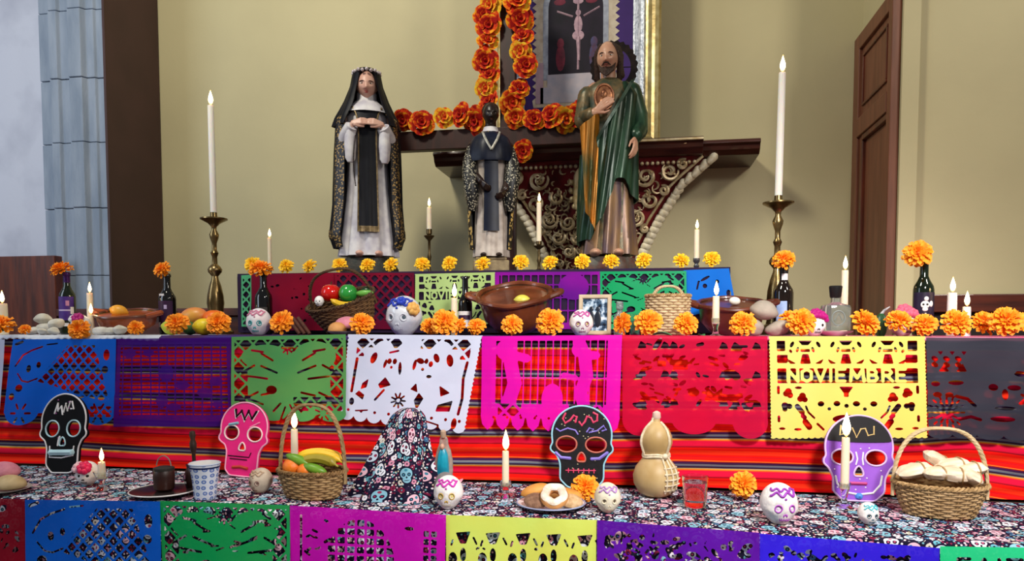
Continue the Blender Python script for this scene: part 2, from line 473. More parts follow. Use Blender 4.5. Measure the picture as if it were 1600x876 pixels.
# skull-print cotton on the lowest step
def skull_mat():
    g = NT('skull_print_cotton'); g.b.inputs['Roughness'].default_value = .8; g.b.inputs['Specular IOR Level'].default_value = .1
    uv = g.n('ShaderNodeUVMap').outputs[0]
    def cells(scale, off, rnd):
        vec = g.n('ShaderNodeMapping', i_Vector=uv, i_Scale=(scale,) * 3, i_Location=(off, off * .7, 0)).outputs[0]
        vo = g.n('ShaderNodeTexVoronoi', voronoi_dimensions='2D', i_Vector=vec, i_Scale=1.0, i_Randomness=rnd)
        return vec, vo
    navy = '#17132a'
    # dots and tiny leaves
    _, v3 = cells(95, 3.1, 1); s3 = g.n('ShaderNodeSeparateColor', i_0=v3.outputs['Color'])
    c3 = g.ramp(s3.outputs[0], [(0, '#e9dfe6'), (.2, '#d7a7b8'), (.34, '#3a2340'), (.5, '#6fa9b8'), (.62, '#7d2140'), (.8, '#cfc3a6'), (.9, '#241c38')], 'CONSTANT')
    col = g.mix(g.math('LESS_THAN', v3.outputs['Distance'], .30), navy, c3)
    # flowers
    _, v2 = cells(34, 1.7, .9); s2 = g.n('ShaderNodeSeparateColor', i_0=v2.outputs['Color'])
    c2 = g.ramp(s2.outputs[0], [(0, '#d9d4e0'), (.2, '#c8869f'), (.36, '#5d9fb0'), (.5, '#7a1d3c'), (.66, '#cfc6ba'), (.78, '#3c6690'), (.9, '#241a38')], 'CONSTANT')
    m2 = g.math('MULTIPLY', g.math('LESS_THAN', v2.outputs['Distance'], .33), g.math('GREATER_THAN', v2.outputs['Distance'], .10))
    m2 = g.math('MULTIPLY', m2, g.math('GREATER_THAN', s2.outputs[1], .3))
    col = g.mix(m2, col, c2)
    # little skulls, turned every way
    vec, v1 = cells(12.5, .35, .75); s1 = g.n('ShaderNodeSeparateColor', i_0=v1.outputs['Color'])
    dv = g.n('ShaderNodeVectorMath', operation='SUBTRACT'); g.link(vec, dv.inputs[0]); g.link(v1.outputs['Position'], dv.inputs[1])
    ro = g.n('ShaderNodeVectorRotate', rotation_type='Z_AXIS', i_Vector=dv.outputs[0], i_Angle=g.math('MULTIPLY', g.math('SUBTRACT', s1.outputs[0], .5), 2.6))
    q = g.n('ShaderNodeSeparateXYZ', i_0=ro.outputs[0]); x, y = q.outputs[0], q.outputs[1]; ax = g.math('ABSOLUTE', x)
    def ell(px, py, a, b, X=x):
        dx = g.math('DIVIDE', g.math('SUBTRACT', X, px), a); dy = g.math('DIVIDE', g.math('SUBTRACT', y, py), b)
        return g.math('LESS_THAN', g.math('ADD', g.math('MULTIPLY', dx, dx), g.math('MULTIPLY', dy, dy)), 1.0)
    head = g.math('MAXIMUM', ell(0, .07, .26, .25), ell(0, -.20, .16, .15))
    rim = g.math('MAXIMUM', ell(0, .07, .33, .32), ell(0, -.20, .22, .21))
    hole = g.math('MAXIMUM', g.math('MAXIMUM', ell(.11, .02, .075, .08, ax), ell(0, -.10, .035, .045)), ell(0, -.24, .11, .018))
    pup = g.math('MAXIMUM', ell(.11, .02, .038, .038, ax), ell(0, .22, .07, .06))
    c1 = g.ramp(s1.outputs[1], [(0, '#c3cfe2'), (.35, '#dfb4c4'), (.55, '#7fb0c4'), (.75, '#d8dae4')], 'CONSTANT')
    ca = g.ramp(s1.outputs[2], [(0, '#b8486e'), (.4, '#3d7f98'), (.7, '#8d2a4c')], 'CONSTANT')
    col = g.mix(rim, col, navy); col = g.mix(head, col, c1); col = g.mix(hole, col, navy); col = g.mix(pup, col, ca)
    g.base(col); return g.m
SKULLC = skull_mat()
CX0, CX1 = -2.72, 1.52
def cloth_z(x, y):
    return .8385 + .0025 * wob(x, y, 1.6)
u = np.linspace(0, 1, 240); s = np.linspace(0, 1.1, 80); UU, SS = np.meshgrid(u, s)
x = CX0 + (CX1 - CX0) * UU
y = np.where(SS < .565, 2.833 - SS, 2.268 - .012 * np.clip((SS - .565) / .1, 0, 1)); y = np.where(SS > .565, y - .010 * np.sin(x * 13 + .5 * np.sin(x * 5)) * np.clip((SS - .585) / .25, 0, 1), y)
z = np.where(SS < .565, cloth_z(x, y), .8385 - (SS - .565))
mb = MB(); P = np.stack([x, y, z], -1); uv = np.stack([x, 3 - SS], -1); mb.grid(P, flip=False, uv=uv)
obj('skull_print_tablecloth', mb, SKULLC, label='dark skull-print cotton cloth covering the lowest step', cat='tablecloth')
b0 = onz(602, 786, ZB)
def mound(u, v):
    a = u * 2 * PI; k = np.clip(v, 0, 1)
    r = .002 + .052 * np.sqrt(np.clip(k / .14, 0, 1)) + .100 * np.clip((k - .06) / .94, 0, 1) ** 1.1
    r = r * (1 + (.05 + .12 * k) * np.sin(6 * a + 1.2 * k) * np.clip(k * 3, 0, 1) + .06 * np.sin(11 * a + 2))
    return np.stack([.062 * (1 - k) + r * np.cos(a), r * .62 * np.sin(a), .325 * (1 - np.where(k < .1, k * k / .2 + .05, k)) / .95 + 0 * a])
mb = MB(); u = np.linspace(0, 1, 73); v = np.linspace(0, 1, 40); UU, VV = np.meshgrid(u, v)
P = np.moveaxis(mound(UU, VV), 0, -1); mb.grid(P, uv=np.stack([-(UU) * .78, 1 - VV * .36], -1))
o = obj('draped_mound', mb, SKULLC, label='tall cone-shaped mound draped in skull-print cotton beside the fruit basket', cat='cloth mound')
put(o, (b0.x, b0.y + .105, 0), rest=ZB)

# runners on the middle step, their edges showing under the offerings
def runner(name, label, x0, x1, c1, c2, yb=3.40, z=ZM, amp=.004, zig=0):
    xs = np.linspace(x0, x1, 120); P = []
    for yy, dz in ((yb, 0), (2.93, 0), (2.872, 0), (2.862, -.004), (2.858, -.012)):
        k = (amp * np.sin(xs * 17 + 2 * np.sin(xs * 5)) - zig * np.abs(((xs / .035) % 1) - .5)) * (dz < 0)
        P.append(np.stack([xs, np.full_like(xs, yy) - .004 * (dz < 0), np.full_like(xs, z - .0005) + dz + k], 1))
    P = np.array(P); mb = MB(); mb.grid(P, flip=True)
    Q = P.copy(); Q[..., 2] -= .003; mb.grid(Q); return obj(name, mb, M('cloth_' + c1, c1, c2, scale=9, rough=.85, bump=.15), label=label, cat='cloth')
runner('lace_runner', 'white scalloped lace runner on the left end of the middle step', -3.1, -2.045, '#cfd3de', '#a9adc0', zig=.014)
runner('violet_runner', 'dark violet runner on the centre of the middle step', -2.04, -.20, '#33207a', '#3d1238')
runner('pink_runner', 'pink and white runner on the right end of the middle step', -.195, 1.70, '#d98aa8', '#c22a6a')

# ================================================================== cut-paper banners (papel picado)
def paper_mat(name, c1, c2=None, see=.12):
    m = M('paper_' + name, c1, c2, scale=3.5, rough=.6, see=see, detail=2, spec=.12, bump=.25, bscale=9); return m
def banner(label, corners, Y, mat, pat, cell=.0085, group=None, waves=.006, name='paper_banner', seed=0):
    """pat(p) returns the signed distance of the sheet (paper < 0); p spans width 1, height H/W"""
    c = [at(a, b, Y) for a, b in corners]
    W = ((c[1] - c[0]).length + (c[2] - c[3]).length) / 2; H = ((c[3] - c[0]).length + (c[2] - c[1]).length) / 2
    p = Pic(1.0, H / W, .0042 / W)
    pts, faces = march(pat(p), p.xs, p.ys); u = pts[:, 0]; v = pts[:, 1] / (H / W)
    A = [np.array(q) for q in c]; u_, v_ = u[:, None], v[:, None]
    P = (A[0] * (1 - u_) + A[1] * u_) * (1 - v_) + (A[3] * (1 - u_) + A[2] * u_) * v_
    P[:, 1] -= waves * (np.sin(u * 9 + seed) + .6 * np.sin(u * 17 + 3 * v + seed * 2)) * np.clip(v * 2, 0, 1) + .003 * v
    mb = MB(); mb.add(P, [f[::-1] for f in faces])
    return obj(name, mb, mat, label=label, cat='paper banner', group=group)
def holes(sheet, *hs):
    return I(sheet, -U(*hs)) if hs else sheet
def scallop(p, n, r, top=0.0, side=0):
    """sheet outline with n round lobes along the lower edge and small teeth down the sides"""
    s = p.b(0.004, top - .1, .996, p.H - r)
    for i in range(n): s = U(s, p.e((i + .5) / n, p.H - r, .5 / n, r * .96))
    if side: s = I(s, -U(*[U(p.c(0, k, side * .42), p.c(1, k, side * .42)) for k in np.arange(side, p.H, side)]))
    return s
def rnd(seed): return random.Random(seed)
def mesh_field(p, x0, y0, x1, y1, pitch, w, rot=True, q=None): return I(p.lattice(pitch, w, rot, q), p.b(x0, y0, x1, y1))
def slits(p, seed, n, x0, y0, x1, y1, l=.05, w=.006, ang=.6, curve=False):
    r = rnd(seed); out = []
    for _ in range(n):
        x, y, a = r.uniform(x0, x1), r.uniform(y0, y1), r.uniform(-ang, ang); d = l * r.uniform(.5, 1.2)
        out.append(p.l(x, y, x + d * math.cos(a), y + d * math.sin(a), w * r.uniform(.7, 1.4)))
    return U(*out)
def blobs(p, seed, n, x0, y0, x1, y1, r0=.008, r1=.018, asp=1.0):
    r = rnd(seed); out = []
    for _ in range(n):
        q = r.uniform(r0, r1); out.append(p.e(r.uniform(x0, x1), r.uniform(y0, y1), q * r.uniform(1, 2) * asp, q, r.uniform(-1, 1)))
    return U(*out)
def pat_blue(p, n=2, low=True):
    s = p.b(.004, -.1, .996, p.H - .10)
    if low: s = U(s, p.e(.16, p.H - .12, .15, .118), p.e(.86, p.H - .12, .14, .118)); s = I(s, -p.e(.5, p.H, .2, .12))
    else: s = p.b(.004, -.1, .996, p.H)
    reg = p.poly([(.26, .34), (.54, .05), (.80, .05), (.95, .50), (.86, .50), (.55, .42)])
    h = [I(p.lattice(.088, .016), reg), p.e(.19, .24, .022, .03), p.e(.28, .21, .020, .026), p.pl([(.06, .22), (.12, .13), (.2, .09), (.3, .06)], .007), p.pl([(.34, .045), (.44, .035)], .006),
         p.pl([(.09, .28), (.14, .34), (.2, .35), (.28, .32)], .006), p.l(.04, .04, .1, .02, .012), p.e(.91, .13, .028, .045), p.e(.9, .25, .03, .03), I(p.lattice(.07, .014), p.b(.75, .55, .97, .64)),
         p.e(.12, .40, .035, .03), p.e(.06, .47, .025, .03), p.l(.62, .5, .72, .47, .007)]
    if low: h += [p.petals(.16, p.H - .1, .045, .085, 6, .009), p.petals(.86, p.H - .1, .045, .085, 6, .009)]
    return holes(s, *h)
def pat_mesh(p, seed=1, pitch=.058, q=.028, w=.012, n=8, r=.0, solid=()):
    """closely slotted sheet with solid figures left standing"""
    s = scallop(p, n, r) if r else p.b(.004, -.1, .996, p.H)
    g = I(p.lattice(pitch, w, False, q), p.b(.05, .05, .95, p.H - .09)); t = rnd(seed)
    keep = [p.e(t.uniform(.1, .9), t.uniform(.1, p.H - .15), t.uniform(.03, .08), t.uniform(.02, .07)) for _ in range(9)] + [f(p) for f in solid]
    return holes(s, I(g, -U(*keep)))
def pat_leaf(p, seed=3, low=True):
    s = scallop(p, 4, .07) if low else p.b(.004, -.1, .996, p.H)
    rim = I(p.lattice(.13, .017), U(p.b(.04, .03, .96, .13), p.b(.03, .03, .14, p.H - .16), p.b(.86, .03, .97, p.H - .16)), -p.e(.3, .17, .21, .10), -p.e(.73, .17, .18, .12))
    h = [rim, p.petals(.5, .10, .015, .05, 8, .007), p.e(.36, .44, .05, .035)]
    for k in (-1, 1):
        c = .5 + .0 * k
        for a, (x, y, l, t) in enumerate([(.13, .20, .12, -.5), (.22, .13, .1, -.15), (.09, .30, .16, -.35), (.18, .35, .17, -.12), (.30, .24, .12, .5), (.27, .46, .13, .45), (.12, .46, .12, .2), (.22, .56, .13, -.3), (.06, .55, .09, .8)]):
            h.append(p.l(c + k * x, y, c + k * (x + l * math.cos(t)), y + l * math.sin(t), .009))
    h += [p.l(.48, .58, .44, .68, .008), p.l(.52, .56, .6, .7, .008)]
    if low: h += [I(p.lattice(.10, .018), p.b(.55, p.H - .2, .97, p.H - .09), -p.c(.78, p.H - .06, .07)), p.petals(.2, p.H - .07, .03, .065, 7, .007), p.petals(.8, p.H - .07, .03, .065, 7, .007), I(p.lattice(.10, .018), p.b(.03, p.H - .2, .16, p.H - .1))]
    else: h.append(slits(p, 8, 26, .05, .05, .9, p.H - .04, .06, .007))
    return holes(s, *h)
def pat_white(p):
    s = U(scallop(p, 9, .055, side=.03))
    h = [I(p.lattice(.125, .018), U(p.b(.08, .03, .42, .10), p.b(.56, .03, .93, .10), p.b(.08, .1, .14, .17), p.b(.86, .1, .93, .17)), -p.c(.29, .12, .075), -p.c(.72, .12, .075)),
         p.pl([(.09, .19), (.08, .30), (.07, .45)], .011), p.pl([(.92, .19), (.91, .30), (.93, .44), (.92, .55)], .011),
         p.e(.22, .18, .024, .045, .3), p.e(.79, .18, .024, .045, -.3),
         # two dancing skulls' faces between hat and ruff
         p.e(.345, .20, .016, .022), p.e(.385, .20, .016, .022), p.e(.365, .245, .01, .012), p.e(.315, .22, .012, .035, .2), p.e(.43, .25, .012, .05, -.1), p.l(.34, .135, .40, .12, .008),
         p.e(.575, .19, .03, .02, .4), p.e(.62, .19, .014, .02), p.e(.655, .21, .016, .022), p.e(.6, .25, .012, .012), p.e(.535, .22, .013, .04, .1), p.e(.69, .165, .02, .035, -.5), p.e(.655, .30, .02, .012),
         p.poly([(.20, .34), (.15, .38), (.14, .43), (.19, .41)]), p.poly([(.33, .32), (.28, .38), (.30, .41), (.38, .38)]), p.poly([(.57, .35), (.53, .40), (.59, .42)]), p.poly([(.6, .42), (.57, .48), (.60, .55), (.64, .46)]), p.l(.27, .50, .33, .42, .009),
         p.poly([(.74, .36), (.76, .44), (.83, .41)]), p.poly([(.75, .50), (.74, .55), (.85, .54), (.86, .46)]), p.poly([(.13, .44), (.10, .47), (.17, .51), (.18, .47)]), p.e(.08, .53, .02, .03),
         p.petals(.45, .49, .02, .055, 9, .007), p.l(.12, .60, .22, .585, .006), p.l(.66, .62, .78, .645, .006), p.e(.9, .62, .022, .04)]
    h += [p.c(x, p.H - .085, .012) for x in np.linspace(.06, .94, 9)]
    return holes(s, *h)
def pat_pink(p):
    s = p.b(.004, -.1, .996, p.H - .10)
    for i in range(9): x = (i + .5) / 9; s = U(s, p.poly([(x - .055, p.H - .12), (x + .055, p.H - .12), (x + .04, p.H - .045), (x, p.H - .005), (x - .04, p.H - .045)]))
    g = I(p.lattice(.052, .009, False, .30), p.b(.11, .035, .90, p.H - .20))
    fig = [p.pl([(.2, .03), (.22, .2), (.25, .34), (.2, .5)], .05), p.pl([(.25, .14), (.33, .16)], .03), p.e(.17, .10, .06, .07), p.pl([(.7, .05), (.74, .14), (.76, .28), (.72, .4), (.76, .55)], .045), p.e(.8, .14, .05, .03),
           p.e(.52, .45, .075, .11), p.c(.70, .1, .05), p.pl([(.2, .5), (.3, .53), (.45, .55)], .03), p.pl([(.6, .28), (.68, .3)], .02)]
    h = [I(g, -U(*fig)), I(p.lattice(.12, .02), p.b(.13, p.H - .2, .88, p.H - .11), -p.b(.3, 0, .4, 1), -p.e(.52, p.H - .17, .12, .1))]
    h += [p.c(x, p.H - .10, .010) for x in np.linspace(.1, .9, 9)]
    return holes(s, *h)
def pat_red(p):
    s = p.b(.004, -.1, .996, p.H - .10); s = U(s, p.e(.88, p.H - .12, .118, .118), p.e(.12, p.H - .12, .118, .118), p.e(.5, p.H - .12, .15, .10))
    h = []
    for y in (.07, .27, .47): h += [p.poly([(x - .03, y + .025), (x + .035, y + .02), (x + .025, y - .012), (x - .005, y - .03)]) for x in (.14, .30, .36, .70, .78, .92)]
    h += [blobs(p, 4, 48, .06, .06, .94, p.H - .2, .009, .02, 1.4), slits(p, 5, 34, .08, .06, .86, p.H - .2, .05, .008, .3), p.b(.36, .17, .46, .24), p.b(.25, .18, .31, .22), p.e(.5, .40, .04, .03), p.e(.76, .43, .05, .025), p.poly([(.6, .44), (.7, .36), (.68, .47)])]
    return holes(s, *h)
FONT = {'N': [[(0, 1), (0, 0), (.6, 1), (.6, 0)]], 'O': [[(.3, 0), (.02, .2), (.02, .8), (.3, 1), (.58, .8), (.58, .2), (.3, 0)]], 'V': [[(0, 0), (.3, 1), (.6, 0)]], 'I': [[(.1, 0), (.1, 1)]],
        'E': [[(.5, 0), (0, 0), (0, 1), (.5, 1)], [(0, .5), (.42, .5)]], 'M': [[(0, 1), (.05, 0), (.37, .75), (.7, 0), (.75, 1)]], 'B': [[(0, 0), (0, 1), (.4, .96), (.52, .74), (.4, .5), (0, .48)], [(0, 0), (.36, .03), (.46, .24), (.4, .5)]],
        'R': [[(0, 1), (0, 0), (.4, .04), (.52, .27), (.38, .5), (0, .52)], [(.25, .52), (.58, 1)]], 'A': [[(0, 1), (.3, 0), (.6, 1)], [(.12, .64), (.48, .64)]],
        'T': [[(0, 0), (.6, 0)], [(.3, 0), (.3, 1)]], 'F': [[(.5, 0), (0, 0), (0, 1)], [(0, .5), (.42, .5)]], 'U': [[(0, 0), (0, .75), (.2, 1), (.4, 1), (.6, .75), (.6, 0)]]}
def text(p, word, x0, y0, h, w, stroke, sx=1.0):
    tot = sum({'M': .75, 'I': .2}.get(c, .58) for c in word) + .26 * (len(word) - 1); k = w / tot; x = x0; out = []
    for c in word:
        for st in FONT.get(c, []): out.append(p.pl([(x + a * k, y0 + b * h) for a, b in st], stroke))
        x += ({'M': .75, 'I': .2}.get(c, .58) + .26) * k
    return U(*out)
def pat_noviembre(p, side=.024):
    s = scallop(p, 24, .014, side=side)
    t = text(p, 'NOVIEMBRE', .125, .222, .080, .75, .0105)
    bars = I(p.b(.055, .215, .945, .315), -t, -I(p.b(.125, .20, .14, .33)))
    h = [bars, p.b(.055, .03, .11, .10), p.b(.885, .03, .945, .10), p.b(.055, .125, .125, .18), p.b(.87, .125, .945, .18)]
    for i, x in enumerate((.24, .5, .76)):
        # row of skulls: gaps between their crowns, jaws and shoulders
        h += [p.e(x - .085, .055, .011, .022, .5), p.e(x + .085, .055, .011, .022, -.5), p.poly([(x - .045, .03), (x + .045, .03), (x + .02, .06), (x - .02, .06)]), p.b(x - .03, .085, x + .03, .105), p.e(x - .05, .09, .009, .02, .3), p.e(x + .05, .09, .009, .02, -.3),
              p.poly([(x - .02, .12), (x + .02, .12), (x + .035, .185), (x - .035, .185)]), p.poly([(x - .12, .15), (x - .1, .185), (x - .055, .185)]), p.poly([(x + .12, .15), (x + .1, .185), (x + .055, .185)])]
    h += [p.e(.145, .10, .009, .014, -.6), p.e(.855, .10, .009, .014, .6)]
    h += [p.poly([(.455, .34), (.545, .34), (.515, .385), (.515, .41), (.485, .41), (.485, .385)])]
    for k in (-1, 1):
        X = lambda q: .5 + k * q
        h += [p.l(X(.44), .34, X(.44), .38, .009), p.e(X(.31), .345, .024, .009), U(p.c(X(.375), .37, .022), p.c(X(.365), .395, .02), p.c(X(.39), .385, .02)), U(p.c(X(.285), .40, .022), p.c(X(.30), .42, .02), p.c(X(.27), .425, .018)),
              p.e(X(.165), .455, .022, .018), p.e(X(.06), .455, .022, .018), p.c(X(.11), .49, .012), U(p.c(X(.4), .465, .022), p.c(X(.37), .47, .018), p.c(X(.40), .49, .016)), p.l(X(.32), .47, X(.29), .51, .017), p.l(X(.285), .535, X(.275), .545, .015), p.l(X(.27), .575, X(.245), .61, .02),
              p.pl([(X(.265), .47), (X(.25), .51), (X(.21), .55)], .007), p.l(X(.44), .54, X(.44), .57, .009), p.e(X(.32), .625, .026, .009), p.e(X(.42), .62, .022, .009), p.l(X(.19), .59, X(.15), .63, .008)]
    h += [p.c(.5, .47, .014), p.e(.5, .56, .09, .03)]
    return holes(s, *h)
def pat_black(p):
    s = scallop(p, 6, .04)
    h = [p.petals(.13, .55, .02, .085, 12, .009), p.petals(.13, .55, .1, .125, 16, .007), p.poly([(.08, .10), (.12, .10), (.10, .13)]), p.poly([(.16, .10), (.2, .10), (.18, .13)]), p.poly([(.24, .10), (.28, .10), (.26, .13)])]
    h += [p.e(x, y, .025, .018, .5) for x in (.06, .14, .22) for y in (.155, .2)] + [p.poly([(.08, .25), (.12, .20), (.16, .25)]), p.poly([(.2, .25), (.25, .19), (.28, .25)])]
    h += [p.e(.2, .33, .055, .018), p.e(.06, .34, .03, .02), p.e(.45, .36, .03, .025), p.e(.58, .36, .045, .02), p.e(.52, .41, .02, .04), p.e(.52, .51, .07, .014), p.e(.5, .59, .08, .02), p.e(.07, .42, .03, .02), p.e(.15, .42, .03, .018), p.pl([(.2, .43), (.28, .45), (.33, .5)], .012), p.pl([(.22, .6), (.3, .58), (.36, .6)], .012), blobs(p, 9, 26, .6, .06, .97, .62, .008, .016, 1.5)]
    return holes(s, *h)
def pat_conf(p, seed, n=60, low=False, y0=.05):
    return holes(p.b(.004, -.1, .996, p.H), blobs(p, seed, n, .05, y0, .95, p.H - .02, .008, .016 + .003 * (n > 100)), slits(p, seed + 1, n // 3, .05, y0, .9, p.H - .04, .03, .006, 1.5))
def pat_pot(p):
    s = p.b(.004, -.1, .996, p.H)
    g = I(p.lattice(.062, .016, False, .055), p.e(.46, .34, .22, .28)); t = [p.e(.44, .14, .05, .05), p.e(.32, .28, .05, .05)]
    return holes(s, I(g, -p.c(.30, .35, .02)), p.b(.07, .05, .085, p.H - .02), slits(p, 12, 10, .1, .06, .25, .35, .03, .007), I(p.lattice(.05, .014, False, .05), p.b(.86, .10, .96, .45)), p.e(.77, .1, .03, .012), p.e(.15, .36, .025, .03), p.e(.80, .42, .05, .01))
def pat_dance(p):
    s = p.b(.004, -.1, .996, p.H); h = []
    for x in (.12, .32, .52, .72, .92):
        h += [p.poly([(x - .05, .11), (x + .05, .10), (x + .02, .18), (x - .02, .18)]), p.e(x - .07, .28, .03, .045), p.e(x, .25, .02, .045), p.e(x + .03, .31, .025, .02), p.e(x - .04, .33, .02, .03, .6), p.l(x + .07, .14, x + .09, .18, .007), p.l(x - .08, .19, x - .07, .16, .007), p.c(x, .40, .02)]
    return holes(s, *h, blobs(p, 21, 10, .05, .2, .95, .45, .006, .011))
red_m = paper_mat('red', '#d8063a', '#c80c3f', .26); white_p = paper_mat('white', '#d9dcf4', '#cfd4ee', .05)
L = [('pale lilac cut-paper banner at the far left of the middle row', [(-150, 530), (8, 530), (3, 640), (-150, 640)], paper_mat('lilac', '#c9cfe9', '#b9c0e2'), lambda p: pat_conf(p, 3, 20)),
     ('blue cut-paper banner with diamond lattice, middle row behind the black skull board', [(20, 530), (182, 529), (180, 664), (4, 664)], paper_mat('blue', '#0a63d8', '#0b57c6', .03), pat_blue),
     ('dark violet slotted paper banner in the middle row between blue and green', [(180, 529), (363, 527), (366, 666), (179, 666)], paper_mat('violet', '#3d0a86', '#4c0a78', .28), lambda p: pat_mesh(p, 2, .075, .03, .012)),
     ('leaf-green cut-paper banner in the middle row above the fruit basket', [(361, 526), (541, 522), (541, 660), (362, 656)], paper_mat('green', '#3f8f55', '#5e9c56', .06), pat_leaf),
     ('white cut-paper banner with dancing skeleton couple, hung askew', [(543, 522), (755, 524), (727, 678), (530, 655)], white_p, pat_white),
     ('hot pink cut-paper banner with bars and pointed lower edge, middle row', [(752, 525), (973, 523), (968, 678), (750, 672)], paper_mat('pink', '#f20fb0', '#e00fb8', .2), pat_pink),
     ('crimson cut-paper banner in the middle row above the gourd', [(971, 523), (1200, 525), (1200, 686), (972, 680)], red_m, pat_red),
     ('yellow cut-paper banner reading NOVIEMBRE above the purple skull board', [(1200, 525), (1447, 525), (1450, 684), (1203, 685)], paper_mat('yellow', '#e8cf66', '#d4d272', .03), pat_noviembre),
     ('black cut-paper banner at the right end of the middle row', [(1446, 527), (1680, 528), (1690, 692), (1449, 684)], paper_mat('black', '#3a3a46', '#2d2c38', .16), pat_black)]
for i, (lb, c, m, f) in enumerate(L): banner(lb, c, 2.838 - .004 * (i % 2), m, f, seed=i, group='cut-paper banners on the middle step')
L = [('dark red cut-paper banner at the left end of the lowest row', [(-140, 778), (40, 779), (40, 905), (-140, 905)], paper_mat('darkred', '#a80f2c', '#8e0c26'), lambda p: pat_conf(p, 5, 70)),
     ('blue cut-paper banner with diamond lattice in the lowest row', [(38, 780), (251, 783), (253, 935), (42, 930)], paper_mat('blue', '#0a63d8'), lambda p: pat_blue(p, low=False)),
     ('green leaf-patterned cut-paper banner in the lowest row under the cup', [(249, 782), (454, 789), (456, 935), (254, 930)], paper_mat('deepgreen', '#0c9a54', '#2a9b52', .04), lambda p: pat_leaf(p, low=False)),
     ('magenta cut-paper banner with a latticed pot in the lowest row', [(452, 789), (698, 804), (696, 950), (452, 940)], paper_mat('magenta', '#c90cae', '#b40aa6', .05), pat_pot),
     ('lime yellow cut-paper banner in the lowest row under the plate of doughnuts', [(696, 804), (934, 812), (932, 950), (697, 950)], paper_mat('lime', '#cfe26a', '#d8d65a', .03), pat_dance),
     ('dark purple cut-paper banner in the lowest row below the gourd', [(932, 812), (1188, 832), (1188, 980), (932, 960)], paper_mat('purple', '#5a10a0', '#4c0c8c', .05), lambda p: pat_conf(p, 15, 240, y0=.075)),
     ('indigo blue cut-paper banner in the lowest row below the purple skull board', [(1186, 833), (1470, 856), (1468, 1000), (1186, 985)], paper_mat('indigo', '#3320dc', '#2c18c4', .04), lambda p: pat_conf(p, 19, 230, y0=.075)),
     ('mint green lettered cut-paper banner at the right end of the lowest row', [(1468, 853), (1720, 857), (1720, 1010), (1468, 1005)], paper_mat('mint', '#2fc98c', '#1fb878', .04),
      lambda p: holes(p.b(.004, -.1, .996, p.H), text(p, 'FAITUNO', .12, .085, .08, .76, .012), blobs(p, 31, 30, .06, .25, .94, p.H - .04)))]
for i, (lb, c, m, f) in enumerate(L): banner(lb, c, 2.232 - .004 * (i % 2), m, f, seed=i + 2, group='cut-paper banners on the lowest step', waves=.003)
L = [('narrow green cut-paper strip at the left corner of the upper step', [(377, 430), (394, 429), (392, 510), (378, 510)], paper_mat('strip', '#4fae7c', '#57b07c', .02), lambda p: holes(p.b(0, -.1, 1, p.H), I(p.lattice(.9, .17), p.b(.14, .3, .86, p.H - .2)))),
     ('dark red paper banner on the upper step behind the dark corked bottle', [(392, 428), (522, 426), (524, 516), (394, 516)], paper_mat('wine', '#8e0a2a', '#5e0a2c', .05), lambda p: pat_conf(p, 41, 14)),
     ('dark red latticed paper banner on the upper step behind the vegetable basket', [(520, 426), (647, 426), (648, 514), (522, 514)], paper_mat('wine', '#8e0a2a'), lambda p: holes(p.b(0, -.1, 1, p.H), I(p.lattice(.13, .026), p.b(.05, .03, .97, p.H - .1)))),
     ('pale green NOVIEMBRE paper banner on the upper step', [(648, 428), (774, 425), (774, 506), (648, 508)], paper_mat('palegreen', '#a9c477', '#b4cf86', .03), pat_noviembre),
     ('violet barred paper banner on the upper step behind the clay pot', [(772, 425), (939, 424), (938, 514), (772, 514)], paper_mat('plum', '#9a10a0', '#5a0c88', .08), lambda p: holes(p.b(0, -.1, 1, p.H), I(p.lattice(.07, .012, False, .12), p.b(.05, .03, .97, p.H - .06), -p.e(.75, .14, .14, .12), -p.e(.25, .16, .16, .03)))),
     ('emerald leaf paper banner on the upper step behind the straw basket', [(937, 424), (1073, 423), (1074, 514), (938, 514)], paper_mat('emerald', '#129a5e', '#2e9c6a', .03), lambda p: pat_leaf(p, low=False)),
     ('bright blue paper banner at the right corner of the upper step', [(1068, 422), (1139, 419), (1149, 474), (1077, 494)], paper_mat('azure', '#0b6fd6', '#0c62c4', .02), lambda p: holes(p.b(0, -.1, 1, p.H), p.e(.45, .2, .12, .03, -.4), p.c(.42, .36, .05), p.e(.7, .3, .04, .05), p.l(.3, .25, .24, .4, .02), p.e(.9, .62, .05, .09)))]
for i, (lb, c, m, f) in enumerate(L): banner(lb, c, 3.405 - .004 * (i % 2), m, f, seed=i, group='cut-paper banners on the upper step', waves=.002)
def cover(u, v):
    x = -2.0 + 2.385 * u; s = v * .95; y = np.where(s < .66, 4.08 - s, 3.42 - .004); z = np.where(s < .66, ZT - .001, ZT - .001 - (s - .66)); return np.stack([x, y, z])
mb = MB(); mb.shell(lambda u, v: cover(u, v) + 0 * np.stack([u, u, u]), 40, 60, .004)
obj('upper_step_cloth', mb, M('plum_cloth', '#2b1030', '#1c1238', scale=7, rough=.9), label='dark plum cloth covering the upper step behind the paper banners', cat='tablecloth', sharp=70)

